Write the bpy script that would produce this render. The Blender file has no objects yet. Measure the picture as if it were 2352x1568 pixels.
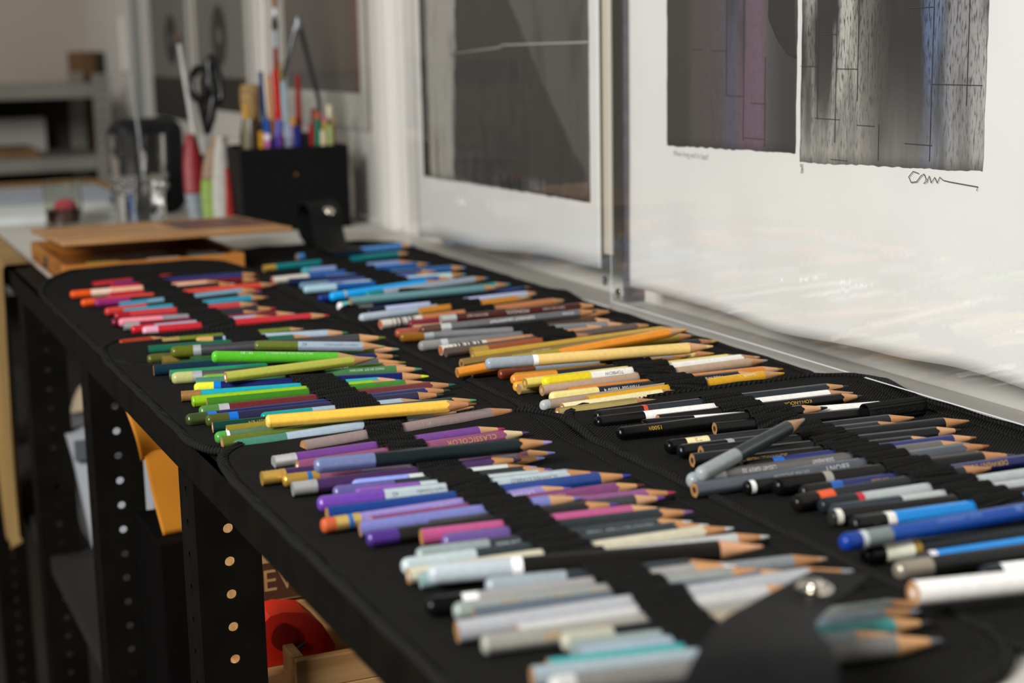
import bpy, bmesh, math, random
from mathutils import Vector, Matrix, noise
random.seed(7)
S = bpy.context.scene
COL = S.collection

# ------------------------------------------------------------------ camera, light, exposure
# world: metres, z = 0 is the bench top, X runs across the bench to the wall, Y runs along it
F_PX = 3600.0
cam_d = bpy.data.cameras.new('camera')
cam_d.sensor_width = 36.0
cam_d.lens = 36.0 * F_PX / 2352.0
cam_d.clip_start = 0.02
cam_d.clip_end = 60
cam = bpy.data.objects.new('camera', cam_d)
COL.objects.link(cam)
S.camera = cam
p_, y_, r_ = math.radians(10.862), math.radians(24.18), math.radians(-1.132)
fw = Vector((math.sin(y_) * math.cos(p_), math.cos(y_) * math.cos(p_), -math.sin(p_)))
rt = Vector((math.cos(y_), -math.sin(y_), 0.0))
up = rt.cross(fw)
rt, up = math.cos(r_) * rt + math.sin(r_) * up, -math.sin(r_) * rt + math.cos(r_) * up
cam.matrix_world = Matrix(((rt.x, up.x, -fw.x, 0), (rt.y, up.y, -fw.y, 0), (rt.z, up.z, -fw.z, 0.246), (0, 0, 0, 1)))
cam_d.dof.use_dof = True
cam_d.dof.focus_distance = 1.03
cam_d.dof.aperture_fstop = 6.0

wd = bpy.data.worlds.new('world')
S.world = wd
wd.use_nodes = True
wd.node_tree.nodes['Background'].inputs[0].default_value = (0.95, 0.98, 1.0, 1)
wd.node_tree.nodes['Background'].inputs[1].default_value = 0.035


def area(name, loc, target, sx, sy, power, col):
    l = bpy.data.lights.new(name, 'AREA')
    l.shape = 'RECTANGLE'; l.size = sx; l.size_y = sy; l.energy = power; l.color = col
    o = bpy.data.objects.new(name, l)
    COL.objects.link(o)
    o.location = loc
    o.rotation_euler = (Vector(target) - Vector(loc)).to_track_quat('-Z', 'Y').to_euler()
    return o


area('window_light', (-1.35, 0.05, 1.12), (0.55, 0.95, 0.05), 0.75, 0.75, 74, (1.0, 0.985, 0.965))
area('room_light', (-1.2, 2.4, 1.7), (0.4, 3.0, -0.2), 0.8, 0.8, 13, (1.0, 0.93, 0.84))
S.view_settings.view_transform = 'Standard'
S.view_settings.look = 'None'
S.view_settings.gamma = 1.0
S.view_settings.use_curve_mapping = False
S.view_settings.exposure = 0.0


# ------------------------------------------------------------------ materials
def lin(h):
    h = h.lstrip('#')
    out = []
    for i in (0, 2, 4):
        c = int(h[i:i + 2], 16) / 255.0
        out.append(c / 12.92 if c <= 0.04045 else ((c + 0.055) / 1.055) ** 2.4)
    return (*out, 1.0)


_M = {}


def mat(name, col, rough=0.5, metal=0.0, coat=0.0, vary=0.0, vscale=60.0, bump=0.0, bscale=400.0, col2=None, spec=0.5, coord='Object', stretch=(1, 1, 1), dist=0.0006):
    key = name
    if key in _M:
        return _M[key]
    m = bpy.data.materials.new(name)
    m.use_nodes = True
    nt = m.node_tree
    b = nt.nodes['Principled BSDF']
    b.inputs['Base Color'].default_value = lin(col)
    b.inputs['Roughness'].default_value = rough
    b.inputs['Metallic'].default_value = metal
    b.inputs['Coat Weight'].default_value = coat
    b.inputs['Coat Roughness'].default_value = 0.15
    b.inputs['Specular IOR Level'].default_value = spec
    if vary or bump:
        tc = nt.nodes.new('ShaderNodeTexCoord')
        mp = nt.nodes.new('ShaderNodeMapping')
        mp.inputs['Scale'].default_value = stretch
        nt.links.new(tc.outputs[coord], mp.inputs[0])
    if vary:
        n = nt.nodes.new('ShaderNodeTexNoise')
        n.inputs['Scale'].default_value = vscale
        n.inputs['Detail'].default_value = 6
        nt.links.new(mp.outputs[0], n.inputs['Vector'])
        mx = nt.nodes.new('ShaderNodeMix')
        mx.data_type = 'RGBA'
        a = lin(col)
        c2 = lin(col2) if col2 else tuple(x * (1 - vary) for x in a[:3]) + (1,)
        mx.inputs['A'].default_value = a
        mx.inputs['B'].default_value = c2
        cr = nt.nodes.new('ShaderNodeValToRGB')
        cr.color_ramp.elements[0].position = 0.35
        cr.color_ramp.elements[1].position = 0.68
        nt.links.new(n.outputs['Fac'], cr.inputs[0])
        nt.links.new(cr.outputs[0], mx.inputs['Factor'])
        nt.links.new(mx.outputs['Result'], b.inputs['Base Color'])
    if bump:
        n = nt.nodes.new('ShaderNodeTexNoise')
        n.inputs['Scale'].default_value = bscale
        n.inputs['Detail'].default_value = 3
        nt.links.new(mp.outputs[0], n.inputs['Vector'])
        bp = nt.nodes.new('ShaderNodeBump')
        bp.inputs['Strength'].default_value = bump
        bp.inputs['Distance'].default_value = dist
        nt.links.new(n.outputs['Fac'], bp.inputs['Height'])
        nt.links.new(bp.outputs[0], b.inputs['Normal'])
    _M[key] = m
    return m


def fabric(name, col, rough, scale, direction, strength=0.8, vary=0.5):
    if name in _M:
        return _M[name]
    m = mat(name, col, rough, vary=vary, vscale=35, col2=None, spec=0.12)
    nt = m.node_tree
    b = nt.nodes['Principled BSDF']
    tc = nt.nodes.new('ShaderNodeTexCoord')
    mp = nt.nodes.new('ShaderNodeMapping')
    mp.inputs['Rotation'].default_value = (0, 0, direction)
    nt.links.new(tc.outputs['Object'], mp.inputs[0])
    w = nt.nodes.new('ShaderNodeTexWave')
    w.inputs['Scale'].default_value = scale
    w.inputs['Distortion'].default_value = 1.2
    w.inputs['Detail'].default_value = 2
    w.inputs['Detail Scale'].default_value = 3
    nt.links.new(mp.outputs[0], w.inputs['Vector'])
    bp = nt.nodes.new('ShaderNodeBump')
    bp.inputs['Strength'].default_value = strength
    bp.inputs['Distance'].default_value = 0.0008
    nt.links.new(w.outputs['Fac'], bp.inputs['Height'])
    nt.links.new(bp.outputs[0], b.inputs['Normal'])
    # weave relief put into the colour: raised yarns greyer, gaps left darker
    src = b.inputs['Base Color'].links[0].from_socket
    mx2 = nt.nodes.new('ShaderNodeMix'); mx2.data_type = 'RGBA'
    nt.links.new(w.outputs['Fac'], mx2.inputs['Factor'])
    nt.links.new(src, mx2.inputs['A'])
    mx2.inputs['B'].default_value = tuple(min(1, q * 2.6) for q in lin(col)[:3]) + (1,)
    nt.links.new(mx2.outputs['Result'], b.inputs['Base Color'])
    b.inputs['Sheen Weight'].default_value = 0.0
    return m


def paint(h):
    c = lin(h)
    return mat('paint_' + h.lstrip('#'), h, 0.24, spec=0.32 if max(c[:3]) > 0.06 else 0.2, vary=0.12, vscale=300)


def metallic(h):
    return mat('metal_' + h.lstrip('#'), h, 0.36, metal=0.55, vary=0.1, vscale=200)


def matte(h):
    return mat('matte_' + h.lstrip('#'), h, 0.6, vary=0.2, vscale=500)


def wood(h):
    return mat('wood_' + h.lstrip('#'), h, 0.62, vary=0.25, vscale=220, stretch=(0.15, 1, 1), bump=0.4, bscale=500)


def film():
    if 'clear_film' in _M:
        return _M['clear_film']
    m = bpy.data.materials.new('clear_film')
    m.use_nodes = True
    nt = m.node_tree
    nt.nodes.remove(nt.nodes['Principled BSDF'])
    t = nt.nodes.new('ShaderNodeBsdfTransparent'); t.inputs[0].default_value = (0.97, 0.97, 0.965, 1)
    g = nt.nodes.new('ShaderNodeBsdfGlossy'); g.inputs['Roughness'].default_value = 0.035
    g.inputs['Color'].default_value = (1, 1, 1, 1)
    # two film surfaces, Schlick reflectance from the angle of incidence
    ge = nt.nodes.new('ShaderNodeNewGeometry')
    dp = nt.nodes.new('ShaderNodeVectorMath'); dp.operation = 'DOT_PRODUCT'
    nt.links.new(ge.outputs['Normal'], dp.inputs[0]); nt.links.new(ge.outputs['Incoming'], dp.inputs[1])
    ab = nt.nodes.new('ShaderNodeMath'); ab.operation = 'ABSOLUTE'; nt.links.new(dp.outputs['Value'], ab.inputs[0])
    om = nt.nodes.new('ShaderNodeMath'); om.operation = 'SUBTRACT'; om.inputs[0].default_value = 1.0; nt.links.new(ab.outputs[0], om.inputs[1])
    pw = nt.nodes.new('ShaderNodeMath'); pw.operation = 'POWER'; nt.links.new(om.outputs[0], pw.inputs[0]); pw.inputs[1].default_value = 5.0
    fr = nt.nodes.new('ShaderNodeMath'); fr.operation = 'MULTIPLY_ADD'; nt.links.new(pw.outputs[0], fr.inputs[0]); fr.inputs[1].default_value = 0.90; fr.inputs[2].default_value = 0.09
    tc = nt.nodes.new('ShaderNodeTexCoord')
    mp = nt.nodes.new('ShaderNodeMapping'); mp.inputs['Scale'].default_value = (1, 9, 1.6)
    n = nt.nodes.new('ShaderNodeTexNoise'); n.inputs['Scale'].default_value = 5
    bp = nt.nodes.new('ShaderNodeBump'); bp.inputs['Strength'].default_value = 0.10; bp.inputs['Distance'].default_value = 0.004
    nt.links.new(tc.outputs['Object'], mp.inputs[0]); nt.links.new(mp.outputs[0], n.inputs['Vector'])
    nt.links.new(n.outputs['Fac'], bp.inputs['Height']); nt.links.new(bp.outputs[0], g.inputs['Normal'])
    mx = nt.nodes.new('ShaderNodeMixShader')
    nt.links.new(fr.outputs[0], mx.inputs[0]); nt.links.new(t.outputs[0], mx.inputs[1]); nt.links.new(g.outputs[0], mx.inputs[2])
    hz = nt.nodes.new('ShaderNodeBsdfDiffuse'); hz.inputs[0].default_value = (0.85, 0.85, 0.84, 1)
    mh = nt.nodes.new('ShaderNodeMixShader'); mh.inputs[0].default_value = 0.018   # slight haze of the plastic
    nt.links.new(mx.outputs[0], mh.inputs[1]); nt.links.new(hz.outputs[0], mh.inputs[2])
    nt.links.new(mh.outputs[0], nt.nodes['Material Output'].inputs[0])
    _M['clear_film'] = m
    return m


def glass(name='clear_glass', tint=(1, 1, 1, 1)):
    if name in _M:
        return _M[name]
    m = bpy.data.materials.new(name)
    m.use_nodes = True
    b = m.node_tree.nodes['Principled BSDF']
    b.inputs['Base Color'].default_value = tint
    b.inputs['Roughness'].default_value = 0.02
    b.inputs['Transmission Weight'].default_value = 1.0
    b.inputs['IOR'].default_value = 1.45
    _M[name] = m
    return m


# ------------------------------------------------------------------ mesh helpers
class MB:
    def __init__(self):
        self.v = []; self.f = []

    def add(self, v, f):
        o = len(self.v)
        self.v += [tuple(p) for p in v]
        self.f += [tuple(i + o for i in q) for q in f]
        return self

    def box(self, x0, x1, y0, y1, z0, z1, bev=0.0):
        bm = bmesh.new()
        bmesh.ops.create_cube(bm, size=1.0)
        for p in bm.verts:
            p.co = Vector(((x0 + x1) / 2 + p.co.x * (x1 - x0), (y0 + y1) / 2 + p.co.y * (y1 - y0), (z0 + z1) / 2 + p.co.z * (z1 - z0)))
        if bev:
            bmesh.ops.bevel(bm, geom=list(bm.edges), offset=bev, segments=2, affect='EDGES', profile=0.5)
        bm.verts.index_update()
        self.add([p.co[:] for p in bm.verts], [[p.index for p in q.verts] for q in bm.faces])
        bm.free()
        return self

    def rings(self, rings, cap0=True, cap1=True):
        n = len(rings[0]); o = len(self.v)
        for r in rings:
            self.v += [tuple(p) for p in r]
        for i in range(len(rings) - 1):
            for j in range(n):
                a = o + i * n + j; b = o + i * n + (j + 1) % n
                self.f.append((a, b, b + n, a + n))
        if cap0:
            self.f.append(tuple(o + j for j in reversed(range(n))))
        if cap1:
            k = o + (len(rings) - 1) * n
            self.f.append(tuple(k + j for j in range(n)))
        return self

    def lathe(self, prof, seg=24, c=(0, 0, 0), cap0=True, cap1=True):
        rs = []
        for r, z in prof:
            rs.append([(c[0] + r * math.cos(2 * math.pi * k / seg), c[1] + r * math.sin(2 * math.pi * k / seg), c[2] + z) for k in range(seg)])
        return self.rings(rs, cap0, cap1)

    def tube(self, pts, r, seg=10, closed=False, flat=1.0, caps=True):
        pts = [Vector(p) for p in pts]
        n = len(pts); rs = []
        for i, p in enumerate(pts):
            a = pts[(i - 1) % n] if (closed or i) else p
            b = pts[(i + 1) % n] if (closed or i < n - 1) else p
            t = (b - a).normalized()
            s = Vector((0, 0, 1)) if abs(t.z) < 0.9 else Vector((1, 0, 0))
            u = t.cross(s).normalized(); w = u.cross(t)
            rr = r[i] if isinstance(r, (list, tuple)) else r
            rs.append([p + u * rr * math.cos(2 * math.pi * k / seg) + w * rr * flat * math.sin(2 * math.pi * k / seg) for k in range(seg)])
        if closed:
            o = len(self.v)
            for q in rs:
                self.v += [tuple(p) for p in q]
            for i in range(n):
                for j in range(seg):
                    a = o + i * seg + j; b = o + i * seg + (j + 1) % seg
                    i2 = (i + 1) % n
                    self.f.append((a, b, o + i2 * seg + (j + 1) % seg, o + i2 * seg + j))
            return self
        return self.rings(rs, caps, caps)

    def sheet(self, fn, nu, nv, th=0.0, nrm=(0, 0, 1)):
        """grid of fn(u,v), u,v in 0..1; th gives it thickness along -nrm"""
        o = len(self.v)
        for i in range(nu + 1):
            for j in range(nv + 1):
                self.v.append(tuple(fn(i / nu, j / nv)))
        k = nv + 1
        for i in range(nu):
            for j in range(nv):
                a = o + i * k + j
                self.f.append((a, a + k, a + k + 1, a + 1))
        if th:
            o2 = len(self.v); d = Vector(nrm) * th
            for q in range(o, o2):
                self.v.append(tuple(Vector(self.v[q]) - d))
            for i in range(nu):
                for j in range(nv):
                    a = o2 + i * k + j
                    self.f.append((a, a + 1, a + k + 1, a + k))
            bd = [(i * k, (i + 1) * k) for i in range(nu)] + [((i + 1) * k + nv, i * k + nv) for i in range(nu)]
            bd += [(j + 1, j) for j in range(nv)] + [(nu * k + j, nu * k + j + 1) for j in range(nv)]
            for a, b in bd:
                self.f.append((o + b, o + a, o2 + a, o2 + b))
        return self


def obj(name, mb, m, parent=None, smooth=False, kind=None, label=None, local=False):
    me = bpy.data.meshes.new(name)
    vs = mb.v
    if parent is not None and not local:
        l = parent.location
        vs = [(a - l.x, b - l.y, c - l.z) for a, b, c in vs]
        if parent.parent is not None:
            q = parent.parent.location
            vs = [(a - q.x, b - q.y, c - q.z) for a, b, c in vs]
    me.from_pydata(vs, [], mb.f)
    me.validate()
    bm = bmesh.new(); bm.from_mesh(me)
    bmesh.ops.recalc_face_normals(bm, faces=bm.faces)
    bm.to_mesh(me); bm.free()
    if smooth:
        me.shade_smooth()
        if smooth != 'all':
            me.set_sharp_from_angle(angle=math.radians(smooth if smooth is not True else 42))
    me.materials.append(m)
    o = bpy.data.objects.new(name, me)
    COL.objects.link(o)
    if parent is not None:
        o.parent = parent
    if kind:
        o['kind'] = kind
    if label:
        o['label'] = label
    return o


def thing(name, label, cat, loc=(0, 0, 0), group=None):
    o = bpy.data.objects.new(name, None)
    o.empty_display_size = 0.02
    COL.objects.link(o)
    o.location = loc
    o['label'] = label; o['category'] = cat
    if group:
        o['group'] = group
    return o


def tag(o, label, cat, group=None):
    o['label'] = label; o['category'] = cat
    if group:
        o['group'] = group
    return o


def struct(name, mb, m, parent=None, smooth=False):
    o = obj(name, mb, m, parent, smooth)
    if parent is None:
        o['kind'] = 'structure'
    return o


def text_mesh(s, size, spread=1.0):
    cu = bpy.data.curves.new('lettering', 'FONT')
    cu.body = s; cu.size = size; cu.align_x = 'CENTER'; cu.align_y = 'CENTER'; cu.resolution_u = 3
    cu.space_character = spread
    t = bpy.data.objects.new('t', cu)
    COL.objects.link(t)
    dg = bpy.context.evaluated_depsgraph_get()
    me = bpy.data.meshes.new_from_object(t.evaluated_get(dg))
    vs = [v.co[:] for v in me.vertices]; fs = [tuple(p.vertices) for p in me.polygons]
    bpy.data.objects.remove(t); bpy.data.curves.remove(cu); bpy.data.meshes.remove(me)
    return vs, fs

# ------------------------------------------------------------------ the room
FZ = -0.85
floor = struct('floor', MB().box(-3.0, 0.72, -2.0, 4.3, FZ - 0.05, FZ), mat('floor_boards', '#3a3129', 0.7, vary=0.4, vscale=4, stretch=(6, 0.6, 1)))
wall_r = struct('wall_right', MB().box(0.72, 0.80, -2.0, 4.38, FZ, 1.9), mat('white_wall', '#dcdad4', 0.85, vary=0.08, vscale=3, bump=0.15, bscale=60))
wall_b = struct('wall_back', MB().box(-3.0, 0.72, 4.3, 4.38, FZ, 1.9), mat('warm_wall', '#b9ada0', 0.85, vary=0.08, vscale=2, bump=0.15, bscale=60))
batten = struct('trim_1', MB().box(0.705, 0.72, 1.948, 1.986, 0.0, 1.0, 0.002), mat('white_gloss', '#e6e4df', 0.4))
struct('joint_shadow_strip', MB().box(0.700, 0.72, 1.292, 1.300, 0.0, 1.0, 0.001), mat('joint_shadow_grey', '#6c6a72', 0.5, vary=0.3, vscale=90))  # strip added for the shadow in the wall joint, painted dark grey
struct('trim_3', MB().box(0.712, 0.72, 3.60, 3.66, -0.85, 0.9, 0.002), mat('grey_trim', '#8d918f', 0.6))

# light switch strip on the far wall
tag(obj('switch_strip', MB().box(0.706, 0.72, 3.772, 3.806, 0.19, 0.318, 0.004), mat('ivory_plastic', '#d9d6cc', 0.45)), 'slim ivory plastic strip mounted on the far end of the white wall', 'strip')


# ------------------------------------------------------------------ the bench
def perforated(mb, n, width, pitch, hole, th, place):
    """strip of n square cells with a round hole each; place(a, b, c): a across, b along, c through"""
    K = 16
    sq = []
    for k in range(K):
        t = 2 * math.pi * k / K
        c, s = math.cos(t), math.sin(t)
        q = max(abs(c), abs(s))
        sq.append((c / q, s / q))
    for i in range(n):
        b0 = (i + 0.5) * pitch
        V = []
        for z in (0, th):
            for k in range(K):
                V.append(place(width / 2 + sq[k][0] * width / 2, b0 + sq[k][1] * pitch / 2, z))
            for k in range(K):
                t = 2 * math.pi * k / K
                V.append(place(width / 2 + hole * math.cos(t), b0 + hole * math.sin(t), z))
        Fc = []
        for k in range(K):
            k2 = (k + 1) % K
            Fc.append((k, k2, K + k2, K + k))
            Fc.append((2 * K + k, 3 * K + k, 3 * K + k2, 2 * K + k2))
            Fc.append((K + k, K + k2, 3 * K + k2, 3 * K + k))
            if abs(sq[k][0]) > 0.99 and abs(sq[k2][0]) > 0.99:
                Fc.append((k, 2 * K + k, 2 * K + k2, k2))
        mb.add(V, Fc)


steel = mat('blackened_steel', '#090806', 0.6, metal=0.0, spec=0.12, vary=0.6, vscale=30, col2='#12100a', bump=0.2, bscale=200)
bench = thing('workbench', 'long workbench of black perforated steel angle with pale grey top', 'workbench', (0.21, 0.2, FZ))
obj('bench_top', MB().box(0.2365, 0.718, 0.15, 3.0, -0.018, 0.0, 0.0005), mat('pale_board', '#c3c0b8', 0.6, vary=0.12, vscale=5, bump=0.1, bscale=120), bench)
obj('front_rail', MB().box(0.206, 0.2115, 0.15, 3.0, -0.024, 0.0, 0.0004).box(0.2062, 0.236, 0.15, 3.0, -0.0016, 0.0), steel, bench)
for ly in (0.955, 1.345, 1.76, 2.3, 0.3):
    mb = MB()
    n = 37
    perforated(mb, n, 0.042, 0.0222, 0.0034, 0.002, lambda a, b, c, ly=ly: (0.206 + a, ly + c, -0.024 - b))
    perforated(mb, n, 0.040, 0.0222, 0.0034, 0.002, lambda a, b, c, ly=ly: (0.206 + c, ly + 0.002 + a, -0.024 - b))
    obj('leg', mb, steel, bench)
obj('cross_rail', MB().box(0.208, 0.22, 0.30, 2.34, -0.80, -0.76), steel, bench)
obj('lower_shelf', MB().box(0.214, 0.70, 0.3, 2.9, -0.335, -0.315), mat('dark_board', '#1b1611', 0.8, vary=0.3, vscale=9), bench)
obj('back_panel', MB().box(0.700, 0.714, 0.3, 2.9, -0.84, -0.02), mat('dark_board'
    , '#1b1611', 0.8), bench)

# ------------------------------------------------------------------ pencil cases
twill = fabric('black_twill', '#121211', 0.92, 150, math.radians(35), 1.0)
felt = fabric('black_canvas', '#131312', 0.95, 170, math.radians(50), 1.0)
elastic_m = fabric('black_elastic', '#111110', 0.75, 210, math.radians(90), 1.0, 0.3)
cord_m = fabric('black_binding', '#131312', 0.8, 120, math.radians(50), 1.0)
leather = mat('black_leather', '#161718', 0.5, spec=0.06, bump=0.25, bscale=900, vary=0.3, vscale=60)
chrome = mat('bright_nickel', '#d8d2c6', 0.16, metal=1.0)

# case: x0, x1, y0, y1, corner radius, base height, lift of the far end, label
CASES = {
    'A': (0.208, 0.431, 1.20, 1.672, 0.055, 0.0, 0.016, 'open black fabric case holding the red pencils beside the wooden paint box'),
    'B': (0.440, 0.662, 1.285, 1.86, 0.075, 0.0, 0.0, 'open black fabric case holding the blue pencils with a strap loop'),
    'D': (0.205, 0.430, 0.902, 1.305, 0.05, 0.0006, 0.005, 'open black fabric case holding the green pencils'),
    'C': (0.429, 0.656, 0.890, 1.372, 0.05, 0.0006, 0.005, 'open black fabric case holding the brown and yellow pencils'),
    'E': (0.207, 0.430, 0.438, 0.922, 0.05, 0.0, 0.005, 'open black fabric case holding the purple and grey pencils'),
    'F': (0.429, 0.674, 0.36, 0.906, 0.045, 0.0, 0.005, 'open black fabric case holding the black and white pencils'),
}
BAND = {'A': (0.302, 0.331), 'B': (0.515, 0.55), 'C': (0.526, 0.557), 'D': (0.306, 0.335), 'E': (0.299, 0.324), 'F': (0.526, 0.556)}
CASE_T = 0.0030
CN = {'A': 'red', 'B': 'blue', 'C': 'brown and yellow', 'D': 'green', 'E': 'purple and grey', 'F': 'black and white'}


def case_z(k, x, y):
    x0, x1, y0, y1, r, bz, lift, _ = CASES[k]
    t = max(0.0, (y - (y1 - 0.075)) / 0.075)
    lz = lift * t ** 1.6
    if k in 'CDEF' and t > 0:
        lz = lift * min(1, t * 2.2)
    return bz + lz + 0.0006 * noise.noise(Vector((x * 40, y * 40, ord(k))))


def case_outline(k, n=14, inset=0.0):
    x0, x1, y0, y1, r, *_ = CASES[k]
    x0 += inset; x1 -= inset; y0 += inset; y1 -= inset; r = max(0.004, r - inset)
    P = []
    for cx, cy, a0 in ((x1 - r, y0 + r, -90), (x1 - r, y1 - r, 0), (x0 + r, y1 - r, 90), (x0 + r, y0 + r, 180)):
        for i in range(n + 1):
            a = math.radians(a0 + 90 * i / n)
            P.append((cx + r * math.cos(a), cy + r * math.sin(a)))
    out = []
    for i, p in enumerate(P):
        q = P[(i + 1) % len(P)]
        d = math.hypot(q[0] - p[0], q[1] - p[1])
        m = max(1, int(d / 0.012))
        for j in range(m):
            out.append((p[0] + (q[0] - p[0]) * j / m, p[1] + (q[1] - p[1]) * j / m))
    return out


case_obj = {}
for k in 'ABDCEF':
    x0, x1, y0, y1, r, bz, lift, lab = CASES[k]
    t = tag(thing('pencil_case', lab, 'pencil case', (x0, y0, 0), 'black fabric pencil cases on the bench'), lab, 'pencil case', 'black fabric pencil cases on the bench')
    case_obj[k] = t
    NR, NC = 90, 34

    def row(v):
        y = y0 + (y1 - y0) * v
        d = min(y - y0, y1 - y)
        s = 0.0 if d >= r else r - math.sqrt(max(0, r * r - (r - d) ** 2))
        return y, x0 + s, x1 - s

    def fn(u, v):
        y, a, b = row(0.5 - 0.5 * math.cos(math.pi * v))
        x = a + (b - a) * u
        return (x, y, case_z(k, x, y) + CASE_T)
    obj('base_panel', MB().sheet(fn, NC, NR, 0.0026), felt, t, 'all')
    pts = [(x, y, case_z(k, x, y) + 0.0026 + 0.0005 * math.sin(i * 1.1)) for i, (x, y) in enumerate(case_outline(k))]
    obj('edge_binding', MB().tube(pts, 0.0029, 8, True, 0.85), cord_m, t, 'all', label='braided black edge binding')
    # stitched ridges of the binding
    mb = MB()
    ol = case_outline(k, inset=0.0005)
    for i in range(0, len(ol), 1):
        x, y = ol[i]; xn, yn = ol[(i + 1) % len(ol)]
        for j in range(4):
            f_ = j / 4
            px, py = x + (xn - x) * f_, y + (yn - y) * f_
            tx, ty = xn - x, yn - y
            l = math.hypot(tx, ty) or 1
            tx /= l; ty /= l
            nx, ny = ty, -tx
            z = case_z(k, px, py) + 0.0054
            w_ = 0.00055
            a = (px + nx * 0.0025 - tx * 0.0012, py + ny * 0.0025 - ty * 0.0012)
            b = (px - nx * 0.0028 + tx * 0.0012, py - ny * 0.0028 + ty * 0.0012)
            mb.add([(a[0] - tx * w_, a[1] - ty * w_, z - 0.0016), (a[0] + tx * w_, a[1] + ty * w_, z - 0.0016), (b[0] + tx * w_, b[1] + ty * w_, z - 0.0016), (b[0] - tx * w_, b[1] - ty * w_, z - 0.0016), (px, py, z)],
                   [(0, 1, 4), (1, 2, 4), (2, 3, 4), (3, 0, 4)])
    o = obj('edge_stitching', mb, cord_m, t)
    o['kind'] = 'stuff'
    # fold line along the inside of the panel
    mb = MB()
    xs = x1 - 0.018
    mb.tube([(xs + 0.002 * math.sin(v * 9), y0 + 0.03 + (y1 - y0 - 0.06) * v, case_z(k, xs, y0 + 0.03 + (y1 - y0 - 0.06) * v) + CASE_T + 0.0004) for v in [i / 40 for i in range(41)]], 0.0009, 6)
    obj('seam', mb, twill, t, 'all')

# ------------------------------------------------------------------ pencils
HEXN, RNDN = 24, 20


def section(shape, d):
    """list of (angle, radius); angle 0 = up, positive toward the camera side (-Y)"""
    r = d / 2
    out = []
    if shape == 'h':
        ap = r * 0.93; cap = r * 1.035
        for k in range(HEXN):
            t = 2 * math.pi * (k + 0.5) / HEXN
            m = (t + math.pi / 6) % (math.pi / 3) - math.pi / 6
            out.append((t, min(ap / math.cos(m), cap)))
    else:
        for k in range(RNDN):
            out.append((2 * math.pi * k / RNDN, r))
    return out


def ring(sec, x, s=1.0, add=0.0):
    return [(x, -math.sin(t) * (r * s + add), math.cos(t) * (r * s + add)) for t, r in sec]


TXT = {}


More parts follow.
